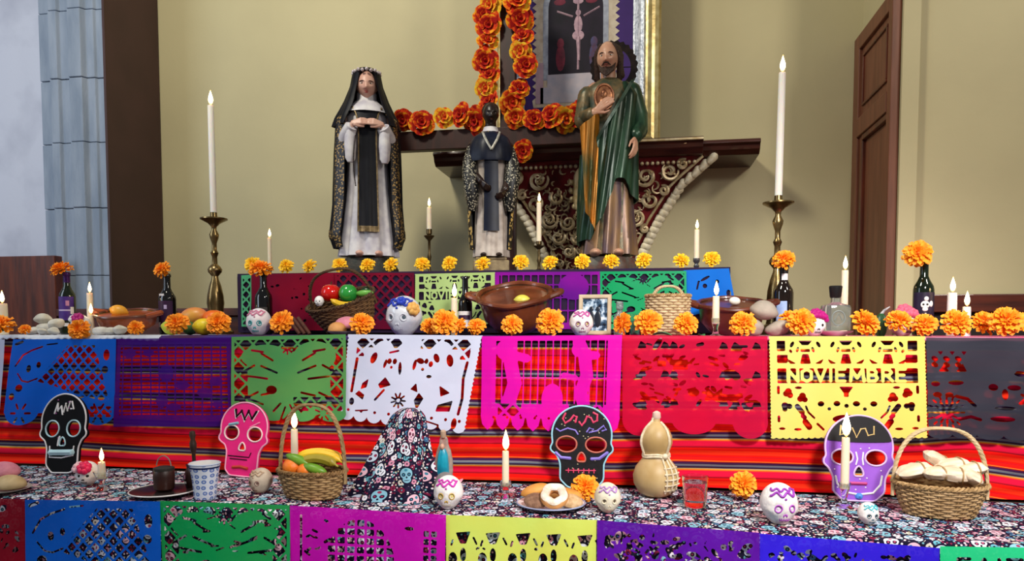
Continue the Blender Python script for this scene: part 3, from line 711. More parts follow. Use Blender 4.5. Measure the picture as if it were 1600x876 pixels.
# ================================================================== wall shelf, picture, cross
maroon = M('maroon', '#7a1820', '#4c0e14', scale=9, rough=.5, bump=.1)
gilt = M('worn_gilt', '#d8c6a2', '#a08860', scale=30, rough=.4, metal=.35, bump=.1)
pale_gilt = M('pale_gilt', '#e0d0a8', '#b59c6c', scale=24, rough=.4, metal=.3)
shelf_wood = M('shelf_wood', '#4c2116', '#34140d', scale=6, rough=.35, coat=.3, stretch=(1, 6, 6))
SX = -.288
sh = thing('wall_shelf', 'carved maroon and gilt wall shelf bracket behind the statues', 'shelf')
sh.location = (SX, 4.5, 0)
ZTOP = 2.458
def moulding(name, hw, yf, z0, z1, mat):          # board with a stepped, bevelled front
    mb = MB(); prof = [(0, z1), (yf, z1), (yf - .004, z1 - .018), (yf + .012, z1 - .03), (yf + .02, z1 - .05), (yf + .05, z0), (0, z0)]
    mb.prism(prof, -hw, hw, 'x'); return obj(name, mb, mat, sh, smooth=False, bevel=.003)
moulding('shelf_board', .90, -.37, ZTOP - .075, ZTOP, shelf_wood)
moulding('shelf_front', .60, -.44, ZTOP - .075, ZTOP + .006, shelf_wood)
obj('gilt_edge', MB().box((0, -.442, ZTOP - .006), (1.2, .012, .014)), pale_gilt, sh, smooth=False, bevel=.004)
def hwid(z): return float(np.interp(z, [1.62, 1.89, 2.07, 2.25, 2.385], [.15, .275, .365, .485, .655]))
def yfr(z): return float(np.interp(z, [1.62, 1.9, 2.2, 2.385], [-.06, -.12, -.22, -.34]))
rs = []
for z in np.linspace(1.62, 2.385, 24):
    h, y = hwid(z), yfr(z); rs.append([(-h, 0, z), (-h, y * .8, z), (-h * .85, y, z), (-h * .3, y - .012, z), (h * .3, y - .012, z), (h * .85, y, z), (h, y * .8, z), (h, 0, z)])
obj('corbel', MB().rings(rs), maroon, sh, sharp=60)
def yat(x, z): return yfr(z) - .012 - .002
def spiral(cx, cz, r, turns=1.6, a0=0, d=1, n=26):
    t = np.linspace(0, 1, n); a = a0 + d * turns * 2 * PI * t; q = r * (1 - .8 * t)
    return [(cx + q_ * math.cos(b), yat(cx, cz) - .004 - .010 * t_, cz + q_ * math.sin(b)) for q_, b, t_ in zip(q, a, t)], np.interp(t, [0, .3, 1], [.006, .012, .006])
mb = MB(); rr = rnd(5)
for k in (-1, 1):
    for cx, cz, r, tn, a0, d in [(.30, 2.29, .060, 1.7, 2.2, 1), (.43, 2.31, .048, 1.5, .2, -1), (.20, 2.20, .05, 1.6, 3.0, -1), (.33, 2.17, .05, 1.5, 1.0, 1), (.25, 2.08, .052, 1.7, 2.6, 1), (.14, 2.06, .045, 1.5, .4, -1),
                              (.20, 1.98, .045, 1.6, 1.5, 1), (.09, 1.97, .04, 1.5, 3.0, -1), (.14, 1.90, .04, 1.5, .6, 1), (.50, 2.345, .03, 1.4, 1, 1), (.30, 2.02, .025, 1.3, 1, 1), (.40, 2.22, .03, 1.4, 2, -1)]:
        pts, rad_ = spiral(cx, cz, r, tn, a0, d)
        mb.tube([(k * x, y, z) for x, y, z in pts], rad_, 6)
    for _ in range(190):                                          # curled leaves in the lower half
        z = rr.uniform(1.72, 2.34); x = rr.uniform(.03, 1.0) * hwid(z) * .84; a = rr.uniform(0, 6.28); r = rr.uniform(.012, .028)
        t = np.linspace(0, 1, 7); mb.tube([(k * (x + r * math.cos(a + 3.4 * q)), yat(x, z) - .003, z + r * math.sin(a + 3.4 * q)) for q in t], [.002, .004, .006, .007, .006, .004, .002], 5)
for x in np.arange(-.56, .57, .028): mb.ball((x, -.345, 2.352), (.011, .010, .011), 8, 5)
obj('scrollwork', mb, gilt, sh)
mb = MB()                                                       # central cartouche
for dx, dz, r in ((.085, .125, .017), (.062, .10, .009)):
    t = np.linspace(0, 2 * PI, 40, endpoint=False); mb.tube([(dx * np.sign(math.cos(q)) * abs(math.cos(q)) ** .5, -.315 + .05 * (1 - math.sin(q)) / 2, 2.23 + dz * np.sign(math.sin(q)) * abs(math.sin(q)) ** .5) for q in t], r, 6, closed=True)
for i in range(22):
    q = i / 22 * 2 * PI; mb.ball((.115 * math.cos(q), -.30 + .05 * (1 - math.sin(q)) / 2, 2.23 + .16 * math.sin(q)), .017, 8, 5)
obj('cartouche', mb, pale_gilt, sh)
bead = MB().ball((0, 0, 0), (.042, .032, .024), 12, 8, fn=lambda Un, Q: Q * (1 + .10 * np.sin(6 * Un[..., 0]))[..., None]).mesh('bead'); bead.materials.append(M('cream_gilt', '#f0e8d2', '#d8c8a2', scale=30, rough=.5))
for k in (-1, 1):
    pts = []
    for z in np.linspace(1.80, 2.375, 20):
        h = hwid(z); b = obj('scallop', bead, None, sh); b.location = (k * (h + .014), yfr(z) * .94, z); b.rotation_euler = (0, k * -.85, .3 * z * 9)
    obj('edge_strip', MB().tube([(k * (hwid(z) - .045), yfr(z) - .010, z) for z in np.linspace(1.78, 2.38, 18)], .008, 6), pale_gilt, sh)

gold = M('gold_leaf', '#d6c48e', '#a8925c', scale=18, rough=.32, metal=.6, bump=.08)
silver = M('silver_leaf', '#cfd3da', '#8d94a0', scale=60, rough=.35, metal=.6, bump=.35, bscale=120)
pc = thing('framed_picture', 'large gilt framed devotional print on violet cloth, standing on the wall shelf', 'picture')
pc.location = (-.371, 4.27, ZTOP + .006); PW, PH = .46, 1.28
def frame(name, hw, z0, z1, wd, th, mat, y=0):
    mb = MB(); o_ = [(-hw, z0), (hw, z0), (hw, z1), (-hw, z1)]; i_ = [(-hw + wd, z0 + wd), (hw - wd, z0 + wd), (hw - wd, z1 - wd), (-hw + wd, z1 - wd)]
    prof = [(0, 0), (0, -th * .7), (.15, -th), (.4, -th * .75), (.6, -th * .85), (.85, -th * .5), (1, -th * .45), (1, 0)]
    R_ = []
    for j in range(4): R_.append([(o_[j][0] + (i_[j][0] - o_[j][0]) * a, y + b, o_[j][1] + (i_[j][1] - o_[j][1]) * a) for a, b in prof])
    mb.grid(R_, closed_v=True); return obj(name, mb, mat, pc, smooth=False)
frame('gold_frame', PW, 0, PH, .083, .06, gold); frame('silver_liner', PW - .083, .083, PH - .083, .07, .035, silver)
obj('violet_cloth', MB().box((0, -.004, PH / 2), (.64, .006, PH - .26)), M('violet_print', '#3c1c6c', '#33155e', scale=6, rough=.7), pc, smooth=False)
PX = -.015                                                       # print: flat cut-outs of a crucifixion altar
def flat(name, outl, y, mat): return obj(name, MB().prism(outl, y - .0012, y, 'y'), mat, pc, smooth=False)
def arch(hw, z0, zs, n=28, wv=0, kk=0):
    o_ = [(PX - hw, z0), (PX + hw, z0)]; t = np.linspace(0, PI, n)
    return o_ + [(PX + (hw + wv * math.cos(kk * q)) * math.cos(q), zs + (hw + wv * math.cos(kk * q)) * math.sin(q)) for q in t]
jag = [(PX - .24, .25), (PX + .24, .25)]
for i in range(30): jag.append((PX + .235 + .012 * (-1) ** i, .29 + i * .02))
for i in range(24): q = PI * i / 23; jag.append((PX + (.235 + .012 * (-1) ** i) * math.cos(q), .87 + (.235 + .012 * (-1) ** i) * math.sin(q) * .8))
for i in range(29, -1, -1): jag.append((PX - .235 - .012 * (-1) ** i, .29 + i * .02))
cream = M('print_cream', '#cfc2ae', '#b7a48e', scale=25, rough=.8)
flat('print_border', jag, -.0075, cream)
flat('print_arch', arch(.185, .40, .80), -.0088, M('print_greyblue', '#aab0bd', '#8f93a4', scale=40, rough=.8))
flat('print_night', arch(.155, .43, .79), -.0102, M('print_black', '#17151f', '#241c2c', scale=10, rough=.8))
flat('print_steps', [(PX - .2, .27), (PX + .2, .27), (PX + .2, .36), (PX + .16, .36), (PX + .16, .43), (PX - .16, .43), (PX - .16, .36), (PX - .2, .36)], -.0102, M('print_grey', '#a7a6b6', '#bdb4bd', scale=18, rough=.8))
for k in (-1, 1): flat('print_pillar', [(PX + k * .205 - .022, .27), (PX + k * .205 + .022, .27), (PX + k * .205 + .022, .50), (PX + k * .205 - .022, .50)], -.0102, M('print_pink', '#b99aa4', '#a98b98', scale=20, rough=.8))
fl = M('print_flesh', '#c9a8b4', '#a98b9c', scale=40, rough=.8)
mb = MB(); CXp = PX + .015
mb.tube([(CXp, -.0115, .45), (CXp, -.0115, .86)], .006, 4); mb.tube([(CXp - .12, -.0115, .78), (CXp - .03, -.0115, .745)], .005, 4); mb.tube([(CXp + .12, -.0115, .79), (CXp + .03, -.0115, .745)], .005, 4)
mb.ball((CXp, -.0115, .70), (.024, .002, .05), 10, 6); mb.ball((CXp, -.0115, .64), (.034, .002, .028), 10, 6); mb.tube([(CXp, -.0115, .63), (CXp + .004, -.0115, .50)], [.013, .007], 6); mb.ball((CXp, -.0115, .83), (.03, .002, .018), 10, 5); mb.ball((CXp, -.012, .765), (.015, .002, .018), 8, 5)
obj('print_crucifix', mb, fl, pc)
for x, m_ in ((-.085, M('print_red', '#7c2c40', '#5a2434', scale=30, rough=.8)), (.105, M('print_blue', '#4a4a72', '#5a3a4a', scale=30, rough=.8))):
    mb = MB(); mb.ball((PX + x, -.0112, .52), (.028, .002, .075), 10, 6); mb.ball((PX + x, -.0118, .60), (.02, .002, .03), 10, 6); obj('print_mourner', mb, m_, pc)
for k in (-1, 1): obj('print_cherub', MB().ball((PX + k * .09, -.0112, .83), (.035, .002, .018), 10, 6), M('print_red', '#7c2c40'), pc)

cross_wood = M('cross_wood', '#3d1912', '#2a110c', scale=6, rough=.45, stretch=(5, 5, 1))
cr = thing('wooden_cross', 'tall dark wooden cross trimmed with orange paper roses behind the small statue', 'cross')
cr.location = (-.725, 4.0, ZT + .004)
obj('upright', MB().box((0, 0, 1.02), (.085, .05, 2.04)), cross_wood, cr, smooth=False, bevel=.004)
obj('crossbar', MB().box((0, -.002, .76), (1.29, .055, .105)), cross_wood, cr, smooth=False, bevel=.004)
obj('foot', MB().box((0, 0, .02), (.3, .16, .04)), cross_wood, cr, smooth=False, bevel=.004)
def rose_mesh(seed):
    r = rnd(seed); mb = MB()
    for n, R_, el, h in [(6, 1.0, .30, 0), (5, .84, .72, .08), (4, .62, 1.08, .16), (3, .40, 1.32, .22)]:
        for i in range(n):
            a = 2 * PI * (i + r.uniform(-.15, .15)) / n + n * .4; L_ = R_ * r.uniform(.92, 1.1); e = el + r.uniform(-.12, .12); half = PI / n * 1.25; P = []; UV = []
            for s in (0, .3, .6, .85, 1.0):
                row = []; ru = []
                for q in np.linspace(-1, 1, 7):
                    k = L_ * (1 - .16 * abs(q) ** 3 * s) * s; curl = .22 * max(0, s - .6) / .4
                    rad_ = k * math.cos(e) * (1 + curl * .6); z = h + k * math.sin(e) * (1 - .15 * s) - curl * .45 * L_ + r.uniform(-.02, .02) * s
                    b_ = a + q * half * (.45 + .55 * s); row.append((rad_ * math.cos(b_), rad_ * math.sin(b_), z)); ru.append((q, s))
                P.append(row); UV.append(ru)
            mb.grid(P, uv=UV)
    mb.ball((0, 0, .3), (.16, .16, .34), 8, 6); return mb.mesh('paper_rose', True, 80)
def rose_mat(name, c1, c2, c3):
    g = NT(name); g.b.inputs['Roughness'].default_value = .75; g.b.inputs['Specular IOR Level'].default_value = .15; tc = g.n('ShaderNodeTexCoord').outputs['Object']
    nz = g.n('ShaderNodeTexNoise', i_Vector=tc, i_Scale=2.2, i_Detail=2).outputs[0]; s = g.n('ShaderNodeSeparateXYZ', i_0=g.n('ShaderNodeUVMap').outputs[0]).outputs[1]
    f = g.math('ADD', g.math('MULTIPLY', s, .62), g.math('MULTIPLY', g.math('SUBTRACT', nz, .5), 1.5))
    g.base(g.ramp(f, [(.05, c1), (.42, c1), (.52, c2), (.62, c2), (.76, c3)])); return g.m
rm = [rose_mat('rose_red', '#9c0f0c', '#d2400f', '#f0a41e'), rose_mat('rose_orange', '#bb260e', '#e8701a', '#f6bc2a'), rose_mat('rose_yellow', '#d2481a', '#efa224', '#f4cc36')]
RM = []
for i in range(4):
    me = rose_mesh(30 + i); me.materials.append(rm[(0, 1, 0, 2)[i]]); RM.append(me)
rz = rnd(77)
for i, (px, py) in enumerate([(772, -22), (768, 8), (757, 24), (765, 40), (762, 66), (760, 95), (766, 118), (760, 138), (765, 160), (803, -20), (808, 6), (813, 30), (818, 58), (814, 80), (822, 103), (812, 140), (800, 160),
        (631, 187), (660, 192), (694, 184), (722, 180), (745, 188), (806, 182), (835, 187), (864, 181), (884, 186), (903, 178), (817, 236)]):
    p = at(px, py, 3.955); b = obj('paper_rose', RM[(i * 7 + i // 3) % 4], None, cr)
    b.location = p - cr.location; b.rotation_euler = (PI / 2 + rz.uniform(-.4, .3), 0, rz.uniform(-.4, .4)); s_ = .063 * rz.uniform(.88, 1.15); b.scale = (s_, s_, s_)

# ================================================================== the three statues
def remesh(mb, vox, smooth=2):
    me = mb.mesh('tmp', False); o = bpy.data.objects.new('tmp', me); COL.objects.link(o)
    m_ = o.modifiers.new('r', 'REMESH'); m_.mode = 'VOXEL'; m_.voxel_size = vox; m_.use_smooth_shade = True
    if smooth: q = o.modifiers.new('s', 'SMOOTH'); q.iterations = smooth; q.factor = .4
    dg = bpy.context.evaluated_depsgraph_get(); out = bpy.data.meshes.new_from_object(o.evaluated_get(dg))
    bpy.data.objects.remove(o); bpy.data.meshes.remove(me); out.materials.clear(); return out
def head_into(mb, c, H, rot=(0, 0, 0), ears=True):
    def fn(Un, Q):
        x, y, z = Q[..., 0].copy(), Q[..., 1].copy(), Q[..., 2].copy(); t = np.clip(-z / (.5 * H), 0, 1); front = np.clip(-Un[..., 1] * 1.6, 0, 1)
        x *= 1 - .40 * t ** 1.7; y = np.where(y > 0, y * (1 - .35 * t), y * (1 - .10 * t ** 2))
        X, Z = x / H, z / H
        nose = np.exp(-(X / (.035 + .05 * np.clip((.06 - Z) / .2, 0, 1))) ** 2) * np.clip((.09 - Z) / .2, 0, 1) * (Z > -.15) * front
        y -= .095 * H * nose
        y += .040 * H * np.exp(-((np.abs(X) - .145) / .065) ** 2 - ((Z - .03) / .045) ** 2) * front
        y -= .020 * H * np.exp(-((Z - .095) / .03) ** 2 - (X / .22) ** 2) * front
        y -= .026 * H * np.exp(-((Z + .225) / .018) ** 2 - (X / .075) ** 2) * front; y -= .026 * H * np.exp(-((Z + .275) / .02) ** 2 - (X / .065) ** 2) * front
        y += .014 * H * np.exp(-((Z + .25) / .008) ** 2 - (X / .08) ** 2) * front
        y -= .035 * H * np.exp(-((Z + .42) / .06) ** 2 - (X / .09) ** 2) * front
        y -= .012 * H * np.exp(-((np.abs(X) - .2) / .07) ** 2 - ((Z + .07) / .07) ** 2) * front
        return np.stack([x, y, z], -1)
    mb.ball(c, (.36 * H, .46 * H, .5 * H), 56, 44, rot=rot, fn=fn)
    if ears:
        m_ = Euler(rot).to_matrix()
        for k in (-1, 1): mb.ball(tuple(Vector(c) + m_ @ Vector((k * .345 * H, .05 * H, -.02 * H))), (.035 * H, .07 * H, .11 * H), 10, 8, rot=rot)
def face_bits(t, c, H, rot, lip, iris, brow, white='#e9e4da'):
    m_ = Euler(rot).to_matrix(); L_ = lambda x, y, z: tuple(Vector(c) + m_ @ Vector((x * H, y * H, z * H)))
    for k in (-1, 1):
        e = obj('eye', MB().ball(L_(k * .145, -.375, .025), (.052 * H, .034 * H, .024 * H), 14, 8, rot=rot), M('eye_' + white, white, rough=.25), t)
        obj('iris', MB().ball(L_(k * .140, -.405, .025), (.024 * H, .012 * H, .023 * H), 10, 6, rot=rot), M('iris_' + iris, iris, rough=.2), e)
        obj('eyebrow', MB().tube([L_(k * x, y, z) for x, y, z in ((.06, -.445, .085), (.13, -.435, .105), (.2, -.39, .095), (.245, -.33, .07))], [.008 * H, .014 * H, .012 * H, .004 * H], 6), M('brow_' + brow, brow, rough=.8), t)
    mb = MB(); mb.ball(L_(0, -.435, -.228), (.075 * H, .028 * H, .016 * H), 12, 6, rot=rot); mb.ball(L_(0, -.428, -.272), (.062 * H, .028 * H, .018 * H), 12, 6, rot=rot)
    obj('lips', mb, M('lips_' + lip, lip, rough=.4), t)
def hand_into(mb, w_, d, n, side, L_, curl=(.35, .45, .5, .55), spread=.06, thumb=.8):
    d = nrm(np.array(d, float)); n = np.array(n, float); n = nrm(n - d * np.dot(n, d)); s = np.cross(d, n) * side; w_ = np.array(w_, float)
    mb.tube([w_, w_ + d * .18 * L_, w_ + d * .42 * L_], [.12 * L_, .17 * L_, .185 * L_], 10, ball=True, flat=.55) if False else None
    for q in (-.12, -.04, .04, .12): mb.tube([w_ + s * q * L_ * .4, w_ + (d * .46 + s * q * 1.15) * L_], [.085 * L_, .075 * L_], 8, ball=True)
    for i, (o_, l_) in enumerate(zip((.15, .05, -.05, -.145), (.44, .50, .46, .36))):
        p = w_ + (d * .46 + s * o_) * L_; a = 0; pts = [p]; dd = nrm(d + s * o_ * spread * 6)
        for j, q in enumerate((.45, .32, .23)):
            a += curl[i] * (1, 1.1, .7)[j]; p = p + (dd * math.cos(a) + n * math.sin(a)) * l_ * q * L_; pts.append(p)
        mb.tube(pts, [.062 * L_, .056 * L_, .05 * L_, .042 * L_], 8, ball=True)
    p = w_ + (d * .12 + s * .14) * L_; q = p + (d * .20 + s * .16 * thumb + n * .06) * L_; mb.tube([p, q, q + (d * .22 + s * .05 * thumb + n * .06) * L_], [.075 * L_, .06 * L_, .045 * L_], 8, ball=True)
def robe(mb, prof, n, amp, seg=90, nz=46, ph=0, y0=0):
    """prof rows (z, rx, ry); folds deepen towards the hem"""
    pr = sorted(prof); zs_ = np.linspace(pr[0][0], pr[-1][0], nz); a = np.linspace(0, 2 * PI, seg, endpoint=False); rs = []
    for z in zs_:
        rx, ry = np.interp(z, [p[0] for p in pr], [p[1] for p in pr]), np.interp(z, [p[0] for p in pr], [p[2] for p in pr]); k = 1 - (z - zs_[0]) / (zs_[-1] - zs_[0])
        f = 1 + amp * (.15 + .85 * k) * (np.sin(n * a + ph + 1.5 * k) + .5 * np.sin((n * 2 - 1) * a + 3 * k))
        rs.append(np.stack([rx * f * np.cos(a), y0 + ry * f * np.sin(a), np.full(seg, z)], 1))
    return mb.rings(rs)
def cape(prof, am, n=11, amp=.05, ph=0, y0=0, off=0, u0=0, u1=1):
    """open shell around the back; prof rows (v, z, rx, ry), am(v) = half opening angle measured from the back"""
    V_ = [p[0] for p in prof]
    def fn(u, v):
        u = u0 + (u1 - u0) * u; am_ = am(v); t = (u - .5) * 2 * am_
        z, rx, ry = (np.interp(v, V_, [p[i] for p in prof]) for i in (1, 2, 3)); f = 1 + amp * v * (np.sin(n * t + ph + 2 * v) + .4 * np.sin(2.3 * n * t)) + off
        return np.stack([rx * f * np.sin(t), y0 + ry * f * np.cos(t), z + 0 * t])
    return fn
def rock(t, rx, ry, h, mat, seed=0):
    def fn(a, z): return 1 + .06 * np.sin(5 * a + seed) + .04 * np.sin(9 * a + 2 * seed + z * 40)
    obj('base', MB().lathe([(rx, 0), (rx * 1.02, h * .35), (rx * .95, h * .6), (rx * .86, h * .9), (rx * .5, h), (.001, h)], 40, (0, 0, 0), 1, ry / rx, fn=fn), mat, t)
skin_pale = M('painted_skin', '#d6aa98', '#c99684', scale=12, rough=.4); cloth_black = M('painted_black', '#0b0c13', '#12131d', scale=14, rough=.5, spec=.25)
habit_white = M('painted_white', '#e3e0e2', '#bdb8c4', scale=16, rough=.5)
def speckle(name, c1, c2, sc, th, rough=.45, metal=0):
    g = NT(name); g.b.inputs['Roughness'].default_value = rough; g.b.inputs['Metallic'].default_value = metal; tc = g.n('ShaderNodeTexCoord').outputs['Object']
    v = g.n('ShaderNodeTexVoronoi', i_Vector=tc, i_Scale=sc); nz = g.n('ShaderNodeTexNoise', i_Vector=tc, i_Scale=sc * .9, i_Detail=3)
    f = g.math('LESS_THAN', g.math('ADD', v.outputs['Distance'], g.math('MULTIPLY', nz.outputs[0], .35)), th); g.base(g.mix(f, c1, c2)); return g.m
gold_band = speckle('gold_brocade', '#14131a', '#a8874c', 85, .56)
# -- nun
t = thing('nun_statue', 'painted statue of a nun in black veil and white habit, hands joined', 'statue')
rock(t, .155, .125, .105, M('rocky_base', '#3a3028', '#1f2420', scale=26, rough=.6, bump=.4), 1)
mb = MB(); hc = (0, -.014, 1.022); HH = .160
head_into(mb, hc, HH, (.10, 0, -.05)); mb.tube([(0, .012, .84), (0, .008, .92), (0, 0, .985)], [.06, .04, .036], 14, ball=True)
mb.tube([(0, .01, .40), (0, .01, .60), (0, .01, .74), (0, .012, .86)], [.085, .075, .085, .075], 16, ball=True)
for k in (-1, 1):
    mb.tube([(k * .07, .01, .86), (k * .115, .005, .84)], [.045, .04], 10, ball=True)
    mb.tube([(k * .115, .005, .84), (k * .140, -.015, .69), (k * .085, -.105, .78)], [.036, .030, .022], 10, ball=True)
    hand_into(mb, (k * .078, -.120, .797), (-k * .95, -.22, .18), (0, .75, -.3), k, .105, curl=(.22, .25, .3, .35), thumb=.6)
    mb.tube([(k * .05, .01, .42), (k * .05, 0, .25), (k * .05, 0, .12)], [.06, .045, .03], 12, ball=True); mb.ball((k * .05, -.06, .118), (.03, .075, .022), 12, 8)
obj('body', remesh(mb, .0036), skin_pale, t)
face_bits(t, hc, HH, (.10, 0, -.05), '#a8483f', '#3a2214', '#33190f')
mb = MB(); robe(mb, [(.108, .158, .118), (.25, .140, .105), (.45, .118, .09), (.62, .105, .082), (.78, .112, .088), (.86, .118, .08), (.90, .06, .055)], 9, .07); obj('habit', mb, habit_white, t)
for k in (-1, 1):
    mb = MB(); mb.tube([(k * .120, -.02, .705), (k * .110, -.07, .735), (k * .082, -.110, .783)], [.042, .04, .034], 14)
    fn = lambda a, z: 1 + .12 * np.sin(4 * a + z * 20)
    mb.lathe([(.020, .595), (.032, .615), (.036, .68), (.034, .765), (.02, .795)], 20, (k * .090, -.108, 0), .8, .65, fn=fn); obj('sleeve', mb, habit_white, t)
def hab_y(z): return -float(np.interp(z, [.11, .25, .45, .62, .78, .9], [.122, .112, .097, .090, .095, .075])) - .014
def scap(u, v):
    z = .895 - .665 * v; x = (u - .5) * (.086 + .022 * v + .07 * (1 - v) ** 14); yy = np.interp(z, [.11, .25, .45, .62, .78, .9], [-.136, -.126, -.111, -.104, -.109, -.089]); return np.stack([x, yy + 2.6 * x * x - .004 * np.sin(u * 14) * v, z])
obj('scapular', MB().shell(scap, 14, 40, -.005), cloth_black, t)
mb = MB()
for k in (0, 1): mb.tube([tuple(scap(np.array(k), np.array(q))) for q in np.linspace(0, 1, 20)], .0045, 6)
mb.shell(lambda u, v: scap(u, .955 + .045 * v) + np.stack([0 * u, 0 * u - .003, 0 * u]), 12, 3, -.004); obj('gold_trim', mb, M('trim_gold', '#8f7a55', '#5f4c30', scale=60, rough=.4, metal=.4), t)
obj('wimple', MB().lathe([(.125, .872), (.110, .90), (.078, .925), (.055, .945), (.052, .985), (.046, .99)], 30, (0, -.006, 0), 1, .8, cap0=False, cap1=False, fn=lambda a, z: 1 + .02 * np.sin(10 * a)), habit_white, t)
mant = [(0, .875, .125, .085), (.1, .84, .168, .115), (.35, .66, .180, .13), (.7, .38, .186, .135), (.9, .22, .200, .145), (1, .150, .178, .135)]
mam = lambda v: 2.36 + .08 * np.sin(v * 3) - .10 * v
obj('mantle', MB().shell(cape(mant, mam, 9, .05), 60, 40, .008), cloth_black, t)
for a, b in ((.0, .09), (.91, 1.0)): obj('mantle_border', MB().shell(cape(mant, mam, 9, .05, off=.012, u0=a, u1=b), 8, 40, .006), gold_band, t, 'gold brocade border')
obj('mantle_hem', MB().shell(lambda u, v: cape(mant, mam, 9, .05, off=.014)(u, .86 + .07 * v), 60, 4, .005), gold_band, t)
veil = [(0, 1.122, .012, .012), (.08, 1.114, .05, .052), (.2, 1.085, .076, .082), (.38, 1.02, .088, .09), (.6, .94, .118, .10), (.85, .85, .162, .122), (1, .80, .178, .128)]
obj('veil', MB().shell(cape(veil, lambda v: np.interp(v, [0, .1, .22, .4, .7, 1], [PI, PI, 2.60, 2.50, 2.52, 2.40]), 8, .05), 60, 36, .007), cloth_black, t)
mb = MB()
for i in range(11):
    a = -PI / 2 + (i - 5) * .33; mb.ball((.072 * math.cos(a), -.01 + .078 * math.sin(a), 1.088 + .004 * (i % 2)), .0095, 8, 6)
obj('flower_crown', mb, speckle('crown_flowers', '#c9bfc4', '#6e4038', 120, .5), t)
mb = MB()
for i in range(34): mb.ball((-.062 - .012 * math.sin(i * .09), -.128 - .0006 * i, .73 - .008 * i), .004, 6, 4)
obj('rosary', mb, M('rosary_bead', '#2a1c18', rough=.3), t)
put(t, on(576, 3.74, ZT), rz=.38, s=.965, rest=ZT + .004)

# -- friar
t = thing('friar_statue', 'small dark-faced friar statue in black cape and white tunic before the cross', 'statue')
mb = MB(); mb.box((0, 0, .035), (.19, .15, .07)); mb.box((0, 0, .078), (.165, .13, .016)); obj('plinth', mb, M('plinth_stone', '#9a8763', '#5d4a35', scale=20, rough=.6, bump=.2), t, smooth=False, bevel=.006)
skin_dark = M('painted_dark_skin', '#2a1812', '#1d100c', scale=12, rough=.35)
mb = MB(); hc = (0, -.012, .84); HH = .118
head_into(mb, hc, HH, (.14, 0, .06)); mb.tube([(0, .01, .68), (0, .008, .75), (0, 0, .80)], [.05, .035, .03], 12, ball=True)
mb.tube([(0, .008, .32), (0, .008, .5), (0, .008, .6), (0, .008, .69)], [.07, .062, .07, .06], 14, ball=True)
for k, ez, wz, wx in ((-1, .55, .475, .055), (1, .54, .435, .075)):
    mb.tube([(k * .055, .008, .69), (k * .092, .005, .675), (k * .108, -.02, ez), (k * wx, -.095, wz)], [.036, .03, .025, .018], 10, ball=True)
    hand_into(mb, (k * wx, -.098, wz), (-k * .45, -.35, -.6), (-k * .5, .5, 0), k, .085, curl=(.5, .55, .6, .65))
    mb.tube([(k * .04, .008, .34), (k * .04, 0, .1)], [.045, .025], 10, ball=True); mb.ball((k * .04, -.045, .098), (.022, .055, .015), 10, 6)
obj('body', remesh(mb, .0034), skin_dark, t)
face_bits(t, hc, HH, (.14, 0, .06), '#4a231c', '#0d0806', '#120b08', '#b9aca0')
obj('hair', MB().ball((0, .012, .866), (.046, .056, .042), 22, 14), M('painted_hair', '#120c0a', '#1f1512', scale=60, rough=.8, bump=.5), t)
mb = MB(); robe(mb, [(.09, .095, .085), (.2, .088, .078), (.4, .08, .07), (.6, .085, .068), (.7, .09, .06), (.735, .05, .045)], 8, .06, ph=1); obj('tunic', mb, M('tunic_white', '#cfc3b8', '#a3958c', scale=16, rough=.5), t)
def scap2(u, v):
    z = .70 - .48 * v; x = (u - .5) * (.07 + .012 * v); return np.stack([x, -.083 - .012 * v + 2.8 * x * x, z])
obj('scapular', MB().shell(scap2, 12, 30, -.005), M('painted_navy', '#0b0f1e', '#141b30', scale=12, rough=.4, spec=.3), t)
capp = [(0, .745, .045, .045), (.06, .725, .08, .065), (.2, .66, .115, .08), (.5, .46, .125, .09), (1, .13, .105, .095)]
cam2 = lambda v: np.interp(v, [0, .1, .3, 1], [2.9, 2.85, 2.0, 1.95])
obj('cape', MB().shell(cape(capp, cam2, 8, .05), 50, 36, .007), cloth_black, t)
brocade = speckle('silver_brocade', '#121214', '#b9b29c', 95, .52); brocade2 = speckle('gold_brocade_bright', '#2a2418', '#c9a862', 55, .66)
for k in (-1, 1):
    obj('cape_border', MB().shell(cape(capp, cam2, 8, .05, off=.02, u0=0 if k > 0 else .84, u1=.16 if k > 0 else 1), 8, 36, .006), brocade2, t, 'gold embroidered border')
    obj('sleeve', MB().tube([(k * .098, .0, .66), (k * .113, -.03, .585), (k * .112, -.065, .51), (k * .10, -.07, .40), (k * .098, -.05, .33)], [.03, .036, .04, .038, .022], 14), brocade, t, 'silver patterned sleeve')
mb = MB()
for k in (-1, 1): mb.tube([(k * .045, -.062, .735), (k * .030, -.094, .69), (0, -.106, .635)], [.006, .007, .006], 6)
obj('collar_trim', mb, M('trim_silver', '#c9c6bb', '#8f8c80', scale=60, rough=.4, metal=.3), t)
obj('shoulder_cape', MB().lathe([(.125, .585), (.128, .60), (.118, .67), (.098, .715), (.06, .742), (.044, .75)], 40, (0, .0, 0), 1, .80, cap0=False, cap1=False, fn=lambda a, z: 1 + .025 * np.sin(9 * a)), M('painted_navy', '#0b0f1e'), t)
obj('collar', MB().lathe([(.058, .735), (.045, .752), (.036, .775)], 24, (0, .004, 0), 1, .9, cap0=False, cap1=False), habit_white, t)
put(t, on(767, 3.68, ZT), rz=.24, s=.945, rest=ZT + .004)

